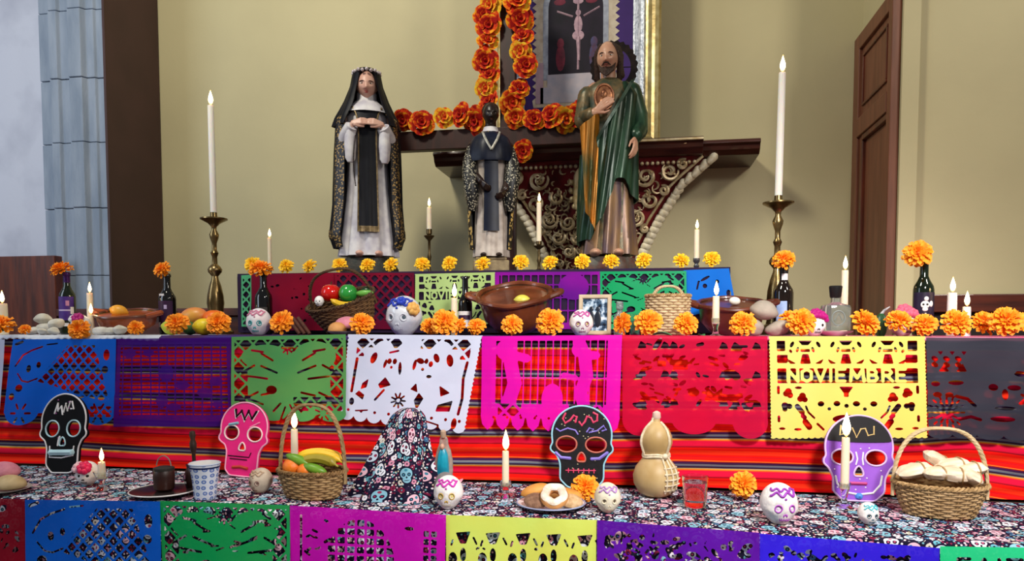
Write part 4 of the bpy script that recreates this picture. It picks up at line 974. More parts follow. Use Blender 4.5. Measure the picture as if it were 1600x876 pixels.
# -- bearded apostle
t = thing('apostle_statue', 'bearded saint statue in green mantle with medallion, before the framed picture', 'statue')
rock(t, .17, .135, .085, M('painted_base', '#4c4a44', '#5a2c22', scale=16, rough=.5, bump=.3), 2.2)
skin_tan = M('painted_tan_skin', '#c79a80', '#b58068', scale=14, rough=.35)
mb = MB(); hc = (-.012, -.02, 1.085); HH = .172; hr = (.08, 0, -.28)
head_into(mb, hc, HH, hr); mb.tube([(0, .01, .90), (-.004, .004, .97), (-.008, -.006, 1.03)], [.07, .045, .042], 14, ball=True)
mb.tube([(0, .01, .45), (0, .01, .62), (0, .01, .78), (0, .01, .91)], [.095, .088, .095, .085], 16, ball=True)
mb.tube([(-.08, .01, .93), (-.125, .005, .91), (-.15, -.03, .76), (-.10, -.115, .79)], [.05, .045, .036, .025], 12, ball=True)
hand_into(mb, (-.095, -.122, .795), (.72, -.28, .5), (.2, .8, -.1), -1, .125, curl=(.12, .14, .18, .22), thumb=.9)
mb.tube([(.08, .01, .93), (.13, .008, .91), (.158, -.005, .76), (.135, -.085, .68)], [.05, .045, .036, .025], 12, ball=True)
hand_into(mb, (.135, -.098, .67), (-.05, -.35, -.9), (-.5, .4, 0), -1, .125, curl=(.3, .32, .38, .45), thumb=1.0)
for k in (-1, 1):
    mb.tube([(k * .055, .01, .5), (k * .06, 0, .28), (k * .06, 0, .11)], [.075, .05, .035], 12, ball=True); mb.ball((k * .065 - .02, -.075, .098), (.034, .085, .022), 12, 8)
obj('body', remesh(mb, .0038), skin_tan, t)
face_bits(t, hc, HH, hr, '#8a4a40', '#2c1a10', '#2c170d')
hm = Euler(hr).to_matrix(); HL = lambda x, y, z: tuple(Vector(hc) + hm @ Vector((x * HH, y * HH, z * HH)))
hair_m = M('brown_hair', '#2b170d', '#40261a', scale=40, rough=.55, bump=.6, bscale=70, stretch=(4, 4, 1)); mb = MB()
mb.ball(HL(0, .07, .115), (.372 * HH, .43 * HH, .405 * HH), 30, 20, rot=hr)
for k in (-1, 1):
    for j in range(5): mb.tube([HL(k * (.22 + .03 * j), -.18 + .11 * j, .38), HL(k * (.36 + .01 * j), -.10 + .11 * j, .15), HL(k * .38, .02 + .08 * j, -.15), HL(k * (.36 + .02 * j), .06 + .07 * j, -.42), HL(k * .30, .10 + .06 * j, -.62)], [.05 * HH, .085 * HH, .09 * HH, .085 * HH, .03 * HH], 8, ball=True)
obj('hair', mb, hair_m, t)
mb = MB()
for j in range(9):
    a = (j - 4) / 4; mb.tube([HL(a * .25, -.30 + .12 * abs(a), -.27 + .12 * abs(a)), HL(a * .19, -.38 + .12 * abs(a), -.40 + .04 * abs(a)), HL(a * .08, -.38, -.53 + .04 * abs(a))], [.045 * HH, .06 * HH, .03 * HH], 8, ball=True)
for k in (-1, 1): mb.tube([HL(0, -.455, -.178), HL(k * .07, -.44, -.19), HL(k * .14, -.38, -.25)], [.02 * HH, .024 * HH, .016 * HH], 8, ball=True)
obj('beard', mb, hair_m, t)
mb = MB(); n = 48; ha = np.linspace(0, 2 * PI, n, endpoint=False)      # dark halo with a toothed rim
P = [(.006, .115)] * 0; o_ = [((.132 + .010 * (i % 2)) * math.cos(a), (.132 + .010 * (i % 2)) * math.sin(a)) for i, a in enumerate(ha)]; i_ = [(.098 * math.cos(a), .098 * math.sin(a)) for a in ha]
V_ = [(x, y_, z) for y_ in (0, .006) for ring in (o_, i_) for x, z in ring]; f = []
for i in range(n): j = (i + 1) % n; f += [(i, j, n + j, n + i), (2 * n + j, 2 * n + i, 3 * n + i, 3 * n + j), (j, i, 2 * n + i, 2 * n + j), (n + i, n + j, 3 * n + j, 3 * n + i)]
mb.add(V_, f); mb.tube([(0, .003, -.1), (0, .003, -.078)], .006, 6)
for i in range(0, n, 8): mb.tube([(i_[i][0], .003, i_[i][1]), (i_[i][0] * .3, .003, i_[i][1] * .3)], .003, 5)
h_ = obj('halo', mb, M('tarnished_metal', '#2a1d18', '#171012', scale=30, rough=.4, metal=.4), t); h_.location = (.040, .10, 1.085); h_.rotation_euler = (0, 0, -.1)
tun = M('gilt_tunic', '#75603f', '#3c4434', scale=22, rough=.4, metal=.25, bump=.15); skirt = M('brown_gilt_robe', '#8a6a48', '#55434a', scale=9, rough=.38, metal=.3, stretch=(2, 2, .5), bump=.1)
green = M('green_glaze', '#35573f', '#0c2416', scale=7, rough=.3, metal=.2, stretch=(2.5, 2.5, .6), lo=.38, hi=.80); gold_l = M('gold_lining', '#b8741e', '#44441f', scale=8, rough=.33, metal=.45, stretch=(2, 2, .6))
mb = MB(); robe(mb, [(.088, .15, .115), (.25, .135, .105), (.5, .12, .098), (.75, .125, .1), (.88, .14, .10), (.94, .135, .085), (.985, .062, .055)], 7, .05, ph=.5); obj('tunic', mb, [tun], t)
mb = MB(); robe(mb, [(.09, .158, .122), (.25, .145, .113), (.45, .128, .104), (.58, .122, .1)], 8, .09, ph=1.2); obj('skirt', mb, skirt, t)
mb = MB(); mb.tube([(-.128, .0, .90), (-.155, -.03, .78), (-.115, -.10, .785)], [.055, .05, .036], 14, ball=True); obj('sleeve', mb, tun, t)
mb = MB(); mb.tube([(.128, .0, .92), (.165, -.005, .80), (.165, -.03, .73), (.142, -.08, .69)], [.058, .058, .054, .042], 14, ball=True); obj('sleeve', mb, green, t, 'green draped sleeve')
def mant3(u, v):          # mantle: over the left shoulder, across the waist and down to the knee
    t_ = -PI * .62 + u * PI * 1.62                       # angle from the front, left hip round to the left back shoulder
    s = np.clip((t_ + 1.9) / 3.4, 0, 1); top = .60 + .36 * np.clip((t_ + .9) / 1.6, 0, 1) ** 1.2; bot = .15 + .30 * np.clip((t_ + .75) / .9, 0, 1) - .08 * np.clip((t_ - .5) / .6, 0, 1) + .015 * np.sin(5 * t_)
    z = top + (bot - top) * v; rx = np.interp(z, [.2, .45, .7, .9, .97], [.165, .156, .150, .158, .10]); ry = np.interp(z, [.2, .45, .7, .9, .97], [.135, .13, .128, .118, .075])
    f = 1 + .055 * np.sin(8 * t_ + 5 * v) + .03 * np.sin(17 * t_ + 9 * v) + .03 * v
    return np.stack([rx * f * np.sin(t_), -ry * f * np.cos(t_), z])
obj('mantle', MB().shell(mant3, 90, 50, .008), green, t)
def flap(u, v):           # turned-back gold lining falling from the forearm
    z = .72 - .42 * v - .10 * u * v; x = -.180 + .112 * u * (1 - .5 * v) + .034 * v; y = -.098 - .058 * np.sin((.15 + .7 * u) * PI) - .012 * np.sin(11 * u + 4 * v); return np.stack([x, y, z + .07 * u * (1 - v)])
obj('mantle_lining', MB().shell(flap, 26, 30, -.006), gold_l, t, 'gold painted lining turned outwards')
def sash(u, v):
    k = v; x = .10 - .20 * k + (u - .5) * .05; z = .93 - .30 * k + (u - .5) * .07; y = -.110 - .028 * np.sin(k * PI) - .008 * np.sin(u * 12); return np.stack([x, y, z])
obj('mantle_fold', MB().shell(sash, 14, 24, -.008), green, t)
mb = MB(); t2 = np.linspace(0, 2 * PI, 28, endpoint=False); mb.tube([(.052 * math.cos(a), 0, .062 * math.sin(a)) for a in t2], .007, 6, closed=True); mb.ball((0, .002, 0), (.05, .008, .06), 24, 10)
mb.ball((0, -.008, .012), (.017, .008, .022), 12, 8); mb.ball((0, -.006, -.026), (.028, .007, .022), 12, 8)
m_ = obj('medallion', mb, M('copper_gilt', '#a8714c', '#6a3c28', scale=40, rough=.35, metal=.5), t); m_.location = (-.045, -.128, .865)
put(t, on(950, 3.70, ZT), rz=.17, s=.95, rest=ZT + .004); t.scale = (.85, .9, .95)

# ================================================================== builders of the small offerings
def mid(px, Y): return on(px, Y, ZM)
def bot(px, py): return onz(px, py, ZB)
PETAL = {}
def marigold_parts(kind, seed):
    r = rnd(seed); mb = MB()
    rows = [(15, 1.0, -.12, .02), (15, 1.0, .10, .06), (14, .95, .32, .10), (12, .85, .55, .14), (10, .72, .82, .16), (8, .58, 1.08, .18), (5, .45, 1.35, .2)]
    if kind == 'yellow': rows = [(13, 1.0, -.05, .02), (13, .98, .22, .08), (12, .9, .5, .12), (9, .75, .8, .16), (7, .6, 1.1, .18), (4, .45, 1.4, .2)]
    for n, L_, el, h in rows:
        for i in range(n):
            a = 2 * PI * (i + r.uniform(-.3, .3)) / n; l = L_ * r.uniform(.86, 1.08); e = el + r.uniform(-.12, .12); w_ = .30 * L_ + .06; P = []
            for s in (.25, .68, 1.0):
                row = []
                for q in (-1, 0, 1):
                    rr_ = l * s * math.cos(e); ww = w_ * s * (1.0 if s < 1 else .92); z = h + l * s * math.sin(e) + (.10 * (abs(q)) * s if s > .5 else 0) + r.uniform(-.05, .05) * (s == 1.0) - .06 * (s == 1.0)
                    k = rr_ - (.07 * l * abs(q) if s == 1.0 else 0) + (r.uniform(-.04, .04) if s == 1.0 else 0)
                    row.append((k * math.cos(a) - q * ww / 2 * math.sin(a), k * math.sin(a) + q * ww / 2 * math.cos(a), z))
                P.append(row)
            mb.grid(P)
    mb.ball((0, 0, .18), (.35, .35, .25), 8, 6)
    me = mb.mesh('petals', True, 80)
    g = MATS.get('petal_' + kind)
    if g is None:
        t = NT('petal_' + kind); t.b.inputs['Roughness'].default_value = .65; tc = t.n('ShaderNodeTexCoord').outputs['Object']
        nz = t.n('ShaderNodeTexNoise', i_Vector=tc, i_Scale=2.6, i_Detail=3).outputs[0]
        st = [(.3, '#f8830a'), (.5, '#ff9d10'), (.7, '#ffb22a')] if kind == 'orange' else [(.3, '#f6b008'), (.5, '#fcc80f'), (.7, '#fdd62e')]
        t.base(t.ramp(nz, st)); t.b.inputs['Subsurface Weight'].default_value = .0; g = MATS['petal_' + kind] = t.m
    me.materials.append(g)
    cal = MB().lathe([(.12, -.42), (.2, -.36), (.28, -.18), (.34, 0), (.2, .12)], 10).mesh('calyx'); cal.materials.append(M('calyx_green', '#4d6b2a', '#3a5620', scale=9, rough=.6))
    return me, cal
for k_, n_ in (('orange', 4), ('yellow', 3)): PETAL[k_] = [marigold_parts(k_, 100 + i + 10 * n_) for i in range(n_)]
FL = [0]
def marigold(label, loc, r, rx=.9, rz=0, kind='orange', rest=None, ry=0, group=None):
    FL[0] += 1; pe, ca = PETAL[kind][FL[0] % len(PETAL[kind])]
    t = thing('marigold', label, 'flower', group or (kind + ' marigolds'))
    obj('petals', pe, None, t); obj('calyx', ca, None, t)
    t.rotation_euler = (rx, ry, rz); t.location = loc; t.scale = (r, r, r)
    if rest is not None: t.location.z += rest - zmin(t)
    return t
wax = M('candle_wax', '#f4e6cc', '#f0dfc4', scale=10, rough=.45, sss=.6); wax_pink = M('candle_wax_pale', '#f4efe8', '#f0eae4', scale=10, rough=.45, sss=.6)
def flame_mat():
    g = NT('flame'); e = g.n('ShaderNodeEmission'); tc = g.n('ShaderNodeTexCoord'); z = g.n('ShaderNodeSeparateXYZ', i_0=tc.outputs['Generated']).outputs[2]
    g.link(g.ramp(z, [(0, '#ff9a2c'), (.18, '#ffd98a'), (.5, '#fff6d8'), (.85, '#ffe9a8'), (1, '#ffb54a')]), e.inputs[0]); e.inputs[1].default_value = 7.0
    g.link(e.outputs[0], g.out.inputs[0]); return g.m
FLAME = flame_mat()
def candle(label, loc, h, r, lean=0, fl=.046, pw=.30, mat=None, group=None):
    t = thing('candle', label, 'candle', group)
    obj('wax', MB().lathe([(r * .97, 0), (r, .004), (r * .98, h * .5), (r * .93, h - .006), (r * .86, h), (r * .6, h - .004), (.001, h - .005)], 20), mat or wax, t)
    obj('wick', MB().tube([(0, 0, h - .006), (.0008, 0, h + .004), (.002, 0, h + .009)], .0011, 5), M('wick', '#2a1c12', rough=.9), t)
    f = fl; obj('flame', MB().lathe([(.0012, 0), (f * .11, f * .12), (f * .165, f * .30), (f * .15, f * .48), (f * .09, f * .70), (f * .035, f * .9), (.0005, f)], 14, (.001, 0, h + .003)), FLAME, t)
    lamp(t, h + f * .55, pw); t.location = loc; t.rotation_euler = (0, lean, 0); return t
brass = M('brass', '#a38a5c', '#6f5a38', scale=16, rough=.26, metal=.9); dark_brass = M('dark_brass', '#6d5a3c', '#45371f', scale=16, rough=.32, metal=.85)
glass = M('clear_glass', '#f4f8f8', '#eef4f4', rough=.03, trans=1.0, ior=1.45)
def stick(label, loc, prof, mat, cat='candlestick', name='candlestick', group=None, seg=24):
    t = thing(name, label, cat, group); z = [p[1] for p in prof]
    obj('stem', MB().lathe([p for p in prof if p[1] >= 0 and len(p) == 2], seg), mat, t); t.location = loc; return t
def label_patch(t, r, z0, z1, a, mat, name='paper_label', a0=-PI / 2, taper=0):
    P = []
    for z in (z0, z1): P.append([((r + .0008) * math.cos(a0 + q), (r + .0008) * math.sin(a0 + q), z) for q in np.linspace(-a, a, 14)])
    return obj(name, MB().grid(P), mat, t)
def bottle(label, loc, h, r, mat, neck=.4, rz=0, capmat=None, shoulder=.62):
    t = thing('bottle', label, 'bottle'); rn = r * neck
    obj('glass', MB().lathe([(r * .85, 0), (r, .006), (r, h * shoulder * .97), (r * .93, h * (shoulder + .03)), (r * .62, h * (shoulder + .10)), (rn * 1.05, h * (shoulder + .16)), (rn, h * .94), (rn * 1.18, h * .945), (rn * 1.18, h * .985), (rn, h), (rn * .7, h), (rn * .7, h * .9)], 28), mat, t)
    if capmat: obj('foil', MB().lathe([(rn * 1.03, h * .80), (rn * 1.05, h * .94), (rn * 1.22, h * .945), (rn * 1.22, h * .985), (rn * 1.05, h * 1.002)], 24, cap0=False), capmat, t)
    t.location = loc; t.rotation_euler.z = rz; return t
bot_green = M('bottle_green', '#101d0c', '#0a1208', rough=.08, coat=.5); bot_dark = M('bottle_black', '#0c0b0c', '#080808', rough=.08, coat=.5); bot_brown = M('bottle_brown', '#1c0f08', '#120a06', rough=.08, coat=.5)

def skull_fn(S):
    R = np.array([.425, .46, .5]) * S
    def fn(Un, Q):
        x, y, z = Q[..., 0].copy(), Q[..., 1].copy(), Q[..., 2].copy(); X, Z = x / S, z / S; t = np.clip(-Z / .5, 0, 1); fr = np.clip(-Un[..., 1] * 1.8, 0, 1)
        x *= 1 - .30 * np.clip(t - .15, 0, 1) ** .8; y = np.where(y > 0, y * (1 - .30 * t), y * (1 + .02 * t))
        y += .060 * S * np.exp(-((np.abs(X) - .155) / .075) ** 2 - ((Z + .02) / .075) ** 2) * fr
        y += .035 * S * np.exp(-(X / .045) ** 2 - ((Z + .17) / .05) ** 2) * fr
        x += np.sign(X) * .018 * S * np.exp(-((Z + .10) / .06) ** 2) * fr
        z = np.maximum(z, -.44 * S); return np.stack([x, y, z], -1)
    def surf(az, el, lift=0):                       # az from the front, el up; radians
        u = np.array([math.sin(az) * math.cos(el), -math.cos(az) * math.cos(el), math.sin(el)]); q = fn(u[None], (u * R)[None])[0]; return q + u * lift * S
    return R, fn, surf
def flowerlet(mb, c, r, out, n=7):
    o_ = nrm(np.array(out, float)); a = nrm(np.cross(o_, (0, 0, 1)) + 1e-6); b = np.cross(o_, a)
    for i in range(n):
        q = 2 * PI * i / n; mb.ball(np.array(c) + (a * math.cos(q) + b * math.sin(q)) * r * .6, r * .5, 7, 5)
    mb.ball(np.array(c) + o_ * r * .25, r * .5, 7, 5)
def skull(label, loc, S, body, eye, icing, hair=None, rz=0, name='sugar_skull', black=False, flowers=None, rx=0, group='sugar skulls', gold=None):
    t = thing(name, label, 'skull', group); R, fn, sf = skull_fn(S)
    obj('cranium', MB().ball((0, 0, 0), tuple(R), 36, 28, fn=fn), body, t)
    for k in (-1, 1):
        c = sf(k * .36, -.04); rr = .085 * S if black else .055 * S
        e = obj('eye', MB().ball(c, (rr, .03 * S, rr), 14, 8, rot=(0, 0, k * .36)), eye, t)
        if not black:
            pts = [sf(k * .36 + .17 * math.cos(q), -.04 + .16 * math.sin(q), .012) for q in np.linspace(0, 2 * PI, 16, endpoint=False)]
            mb = MB().tube(pts, .016 * S, 6, closed=True); obj('eye_icing', mb, gold or icing, t)
    mb = MB()
    for k in (-1, 1): mb.ball(sf(k * .07, -.36), (.026 * S, .025 * S, .045 * S), 8, 6, rot=(0, k * -.3, 0))
    obj('nose', mb, M('icing_dark', '#1d1414', rough=.6) if black else (gold or icing), t)
    mb = MB(); mb.tube([sf(a, -.62, .002) for a in np.linspace(-.42, .42, 9)], .008 * S, 5)
    for a in np.linspace(-.36, .36, 7): mb.tube([sf(a, -.52, .002), sf(a, -.62, .004), sf(a, -.72, .002)], .007 * S, 5)
    obj('teeth', mb, M('icing_dark', '#1d1414', rough=.6) if black else icing, t)
    mb = MB()
    if hair is not None:
        mb.tube([sf(a, .62 + .10 * math.sin(a * 9), .012) for a in np.linspace(-.9, .9, 44)], .030 * S, 7)
        mb.tube([sf(a, .86 + .08 * math.sin(a * 10 + 1), .012) for a in np.linspace(-1.1, 1.1, 44)], .026 * S, 7)
        mb.ball(sf(0, .40, .01), (.03 * S, .02 * S, .03 * S), 8, 6); obj('hair_icing', mb, hair, t)
    for i, (az, el, r, m_) in enumerate(flowers or []):
        c = sf(az, el, .03); mb = MB(); flowerlet(mb, c, r * S, c); obj('flower', mb, m_, t)
    t.rotation_euler = (rx, 0, rz); t.location = loc; t.location.z += loc[2] - zmin(t); return t
sugar = M('sugar_white', '#f0ece8', '#d9d4d4', scale=30, rough=.65, bump=.2, sss=.2); sugar_tan = M('sugar_tan', '#c9b8a4', '#a99886', scale=14, rough=.7, bump=.3); bone = M('bone_white', '#f2f0ee', '#e0dcdc', scale=20, rough=.5)
black_paint = M('black_paint', '#0b0a0c', rough=.5)
def icing(c, n): return M('icing_' + n, c, rough=.5)

def basket(name, label, rt, rb, h, sy, rows, m1, m2, handle=None, hm=None, wv=.0035, thick=.0065, n=28):
    """woven basket: coiled strands passing in front of and behind upright stakes"""
    t = thing(name, label, 'basket'); a = np.linspace(0, 2 * PI, n * 3, endpoint=False); mb = MB()
    for j in range(rows):
        k = (j + .5) / rows; r = rb + (rt - rb) * k ** .8; z = h * k + .004
        rr = r + wv * np.cos(a * n / 2 + PI * (j % 2)); mb.tube(np.stack([rr * np.cos(a), sy * rr * np.sin(a), z + 0 * a], 1), h / rows * .52, 5, closed=True, flat=1)
    obj('weave', mb, m1, t)
    mb = MB()
    for i in range(n):
        q = 2 * PI * i / n; mb.tube([((rb + (rt - rb) * k ** .8) * math.cos(q), sy * (rb + (rt - rb) * k ** .8) * math.sin(q), h * k) for k in (0.02, .35, .7, 1)], thick * .5, 4)
    obj('stakes', mb, m2, t)
    obj('bottom', MB().lathe([(rb * .98, .002), (rb * .98, .008)], n, (0, 0, 0), 1, sy), m2, t)
    obj('lining', MB().lathe([(rb * .95, .006), (rb + (rt - rb) * .43 - .004, h * .35), (rb + (rt - rb) * .75 - .004, h * .7), (rt - .006, h * .97)], n, (0, 0, 0), 1, sy, cap0=True, cap1=False), m2, t)
    mb = MB(); aa = np.linspace(0, 2 * PI, n * 5, endpoint=False)
    for ph in (0, PI): mb.tube(np.stack([(rt + .005 * np.cos(n * aa + ph)) * np.cos(aa), sy * (rt + .005 * np.cos(n * aa + ph)) * np.sin(aa), h + .005 * np.sin(n * aa + ph)], 1), thick * .75, 5, closed=True)
    obj('braided_rim', mb, m2, t)
    if handle:
        hh, hx, hy = handle; q = np.linspace(0, PI, 60); mb = MB()
        base = np.stack([-hx * np.sign(np.cos(q)) * np.abs(np.cos(q)) ** .75, hy + 0 * q, h * .55 + (hh - h * .55) * np.sin(q) ** .8], 1)
        for ph in (0, PI * 2 / 3, PI * 4 / 3): mb.tube(base + np.stack([.005 * np.cos(q * 22 + ph) * np.sin(q), .005 * np.sin(q * 22 + ph), .005 * np.cos(q * 22 + ph) * 0], 1), thick * .8, 6)
        obj('handle', mb, hm or m2, t)
    return t
clay = M('glazed_clay', '#7a3e22', '#55260f', scale=9, rough=.3, coat=.4); clay_in = M('dark_glaze', '#4a2c14', '#2c1408', scale=10, rough=.25, coat=.5); clay_o = M('orange_clay', '#b0521f', '#8d3d16', scale=10, rough=.35, coat=.4)
def pot(name, label, rt, rb, h, m_out, m_in, fill=None, fz=.7, handles=True, rim=None):
    t = thing(name, label, 'pot')
    obj('body', MB().lathe([(rb * .9, 0), (rb, .006), ((rb + rt) * .55, h * .35), (rt * .96, h * .75), (rt * .98, h * .9)], 40, fn=lambda a, z: 1 + .012 * np.sin(3 * a)), m_out, t, sharp=70)
    obj('inside', MB().lathe([(rt * .98, h * .92), (rt * .93, h * .93), (rt * .88, h * .7), (rb * 1.0, h * .15), (.002, h * .1)], 40, cap0=False), m_in, t, sharp=70)
    a = np.linspace(0, 2 * PI, 48, endpoint=False); obj('rim', MB().tube(np.stack([rt * np.cos(a), rt * np.sin(a), h * (.94 + .015 * np.sin(5 * a))], 1), h * .07, 8, closed=True), rim or m_out, t)
    if handles:
        for k in (-1, 1):
            q = np.linspace(-.42, .42, 12); mb = MB().tube(np.stack([k * (rt + .045 * np.cos(q / .42 * PI / 2) + .002) * np.cos(q * .55), (rt * .55) * np.sin(q), h * .90 + .012 * np.cos(q / .42 * PI / 2)], 1), .013, 8, ball=True); obj('handle', mb, m_out, t)
    if fill: obj('filling', MB().lathe([(rt * .86, h * fz), (rt * .6, h * (fz + .03)), (.002, h * (fz + .02))], 32, cap0=False), fill, t)
    return t
def fruit(name, label, cat, loc, r, mat, rest=None, rot=(0, 0, 0), stem=None, tip=0, group=None, pit=0, seg=24, fn=None):
    """r = (rx, ry, rz); tip pulls both ends out like a lemon's"""
    r = (r, r, r) if np.isscalar(r) else r
    def f(Un, Q):
        Q = Q.copy(); k = np.abs(Un[..., 0])
        if tip: Q[..., 0] *= 1 + tip * k ** 10; Q[..., 1] *= 1 - .10 * k ** 4; Q[..., 2] *= 1 - .10 * k ** 4
        if pit: Q[..., 2] -= np.sign(Un[..., 2]) * pit * r[2] * np.exp(-(np.hypot(Un[..., 0], Un[..., 1]) / .28) ** 2)
        return fn(Un, Q) if fn else Q
    t = thing(name, label, cat, group); obj('flesh', MB().ball((0, 0, 0), r, seg, 18, fn=f), mat, t)
    if stem: obj('stem', MB().tube([(0, 0, r[2] * (.9 - pit)), (.002, 0, r[2] * 1.1), (.004, .001, r[2] * 1.25)], r[2] * .07, 6), M('stem_brown', '#4a3a1c', rough=.8), t)
    t.location = loc; t.rotation_euler = rot
    if rest is not None: t.location.z += rest - zmin(t)
    return t
def pebble(label, loc, r, seed, mat, rest, rot=(0, 0, 0), group='stones'):
    q = rnd(seed); p = [q.uniform(0, 6) for _ in range(4)]
    def f(Un, Q): return Q * (1 + .07 * np.sin(3 * Un[..., 0] + p[0]) + .06 * np.sin(4 * Un[..., 1] + p[1]) + .05 * np.sin(5 * Un[..., 2] + p[2]))[..., None]
    o = obj('stone', MB().ball((0, 0, 0), r, 22, 14, fn=f), mat, label=label, cat='stone', group=group); o.location = loc; o.rotation_euler = rot
    o.location.z += rest - zmin(o); return o
def plate(label, loc, r, mat, rim=None, h=.018, sy=1):
    t = thing('plate', label, 'plate'); obj('dish', MB().lathe([(r * .55, 0), (r * .6, .002), (r * .97, h * .85), (r, h), (r * .96, h), (r * .6, .006), (.001, .005)], 44, sy=sy, c=(0, 0, 0)), mat, t)
    if rim: a = np.linspace(0, 2 * PI, 48, endpoint=False); obj('rim_band', MB().tube(np.stack([r * .985 * np.cos(a), r * .985 * np.sin(a) * sy, h + 0 * a], 1), .0028, 5, closed=True), rim, t)
    t.location = loc; return t

def board(label, loc, W, face, rimc, decor, lean=-.14, ry=0, rz=0, eye=((.29, .60, .125, .105), (.71, .60, .125, .105)), nose=1, top=None, th=.016, jaw=(.18, .84, 1.27)):
    """flat foam skull: outline and openings cut from a board, outlined with piping; W = width in metres"""
    t = thing('skull_board', label, 'skull ornament', 'foam skull boards'); p = Pic(1.1, 1.4, .022, -.05, -.05); x0, x1, H = jaw
    s = U(p.e(.5, .47, .47, .455), p.e(.5, .68, .495, .17), I(p.poly([(x0 - .10, .7), (x1 + .10, .7), (x1, .92), (x1, H - .13), (x1 - .13, H), (x0 + .13, H), (x0, H - .13), (x0, .92)])))
    h = [p.e(*e) for e in eye]; h.append(p.poly([(.5, .73), (.545, .78), (.575, .86), (.55, .90), (.5, .885), (.45, .90), (.425, .86), (.455, .78)]))
    pts, faces = march(I(s, -U(*h)), p.xs, p.ys)
    def w3(q, y): return np.stack([(q[:, 0] - .5) * W, np.full(len(q), y), (H - q[:, 1]) * W], 1)
    mb = MB(); n = len(pts); mb.add(np.concatenate([w3(pts, -th / 2), w3(pts, th / 2)]), [f[::-1] for f in faces] + [[i + n for i in f] for f in faces])
    ed = rim_edges(faces); mb.f += [[a, b, b + n, a + n] for a, b in ed]; mb.m += [0] * len(ed)
    obj('panel', mb, face, t, sharp=30)
    loops = rim_loops(ed); loops.sort(key=len, reverse=True)
    for i, L_ in enumerate(loops):
        q = pts[L_]; q = q[::2]; q = (np.roll(q, 1, 0) + 2 * q + np.roll(q, -1, 0)) / 4
        obj('outline' if i == 0 else 'opening_piping', MB().tube(w3(q, -th / 2), .0034 if i == 0 else .0034, 6, closed=True), rimc[0 if i == 0 else 1], t)
    for nm, r, m_, paths in decor:
        mb = MB(); fq = I(s, -U(*h))
        for q in paths:
            if nm == 'specks' and fq[int((q[0][1] - p.ys[0]) / (p.ys[1] - p.ys[0])), int((q[0][0] - p.xs[0]) / (p.xs[1] - p.xs[0]))] > -.02: continue
            mb.tube(w3(np.array(q), -th / 2 - .0005), r * W, 6, ball=True)
        obj(nm, mb, m_, t, kind='stuff' if nm == 'specks' else None)
    if top is not None:
        p2, f2 = march(I(s + .012, p.Y - .40 + .10 * (p.X - .5) ** 2), p.xs, p.ys); n2 = len(p2); mb = MB(); mb.add(np.concatenate([w3(p2, -th / 2 - .004), w3(p2, -th / 2)]), [f[::-1] for f in f2] + [[i + n2 for i in f] for f in f2])
        e2 = rim_edges(f2); mb.f += [[a, b, b + n2, a + n2] for a, b in e2]; mb.m += [0] * len(e2); obj('crown_panel', mb, top, t, sharp=30)
    t.rotation_euler = (lean, ry, rz); t.location = loc; t.location.z += loc[2] - zmin(t); return t
def sq(x0, x1, y, a=.05, n=30, k=3): return [(x0 + (x1 - x0) * q, y + a * math.sin(q * k * 2 * PI)) for q in np.linspace(0, 1, n)]
def dots(seed, n, x0=.14, x1=.86, y0=.08, y1=1.2): r = rnd(seed); return [[(a, b), (a + .004, b)] for a, b in ((r.uniform(x0, x1), r.uniform(y0, y1)) for _ in range(n))]

# ================================================================== on the upper step
ords = ['first', 'second', 'third', 'fourth', 'fifth', 'sixth', 'seventh', 'eighth', 'ninth', 'tenth', 'eleventh', 'twelfth', 'thirteenth', 'fourteenth', 'fifteenth', 'sixteenth']
for i, px in enumerate([396, 448, 485, 531, 575, 612, 660, 703, 755, 814, 860, 910, 955, 1006, 1064, 1112]):
    marigold('yellow marigold on the upper step edge, %s from the left' % ords[i], on(px, 3.452, ZT), .040 if i else .048, .95 + .12 * math.sin(i * 3), .3 * math.sin(i * 2.3), 'yellow', rest=ZT + .002, group='yellow marigolds along the upper step')
holder_prof = lambda h, r: [(r * 1.6, 0), (r * 1.65, .006), (r * 1.1, .014), (.008, .022), (.006, h * .3), (.011, h * .4), (.006, h * .5), (.007, h * .75), (r * 1.45, h * .84), (r * 1.5, h * .86), (r * .5, h * .88), (.0145, h * .90), (.0145, h)]
for px, Y, h, zt, r, lb, m_ in [(671, 3.66, .235, 2.066, .018, 'between the nun and the cross', dark_brass), (842, 3.60, .155, 2.062, .018, 'between the friar and the apostle', dark_brass)]:
    p = on(px, Y, ZT); stick('slim dark brass candlestick ' + lb, p + Vector((0, 0, .0)), holder_prof(h, r), m_, group='brass candlesticks on the upper step')
    candle('white candle in the slim brass candlestick ' + lb, p + Vector((0, 0, h)), zt - ZT - h, .0125, pw=.25)
p = on(422, 3.62, ZT); stick('small candle cup at the left end of the upper step', p, [(.03, 0), (.03, .005), (.01, .012), (.008, .03), (.016, .04), (.016, .055), (.012, .055)], brass, 'candle holder', 'candle_holder'); candle('thin white candle left of the nun statue', p + Vector((0, 0, .055)), .15, .0105, pw=.25)
p = on(1088, 3.62, ZT); stick('small silver candle cup at the right end of the upper step', p, [(.022, 0), (.022, .005), (.009, .014), (.014, .026), (.008, .036), (.016, .048), (.016, .062), (.012, .062)], M('silver_cup', '#b9bcc2', '#8a8d94', rough=.25, metal=.9), 'candle holder', 'candle_holder'); candle('white candle at the right end of the upper step, above blue paper', p + Vector((0, 0, .062)), .135, .0125, pw=.25)

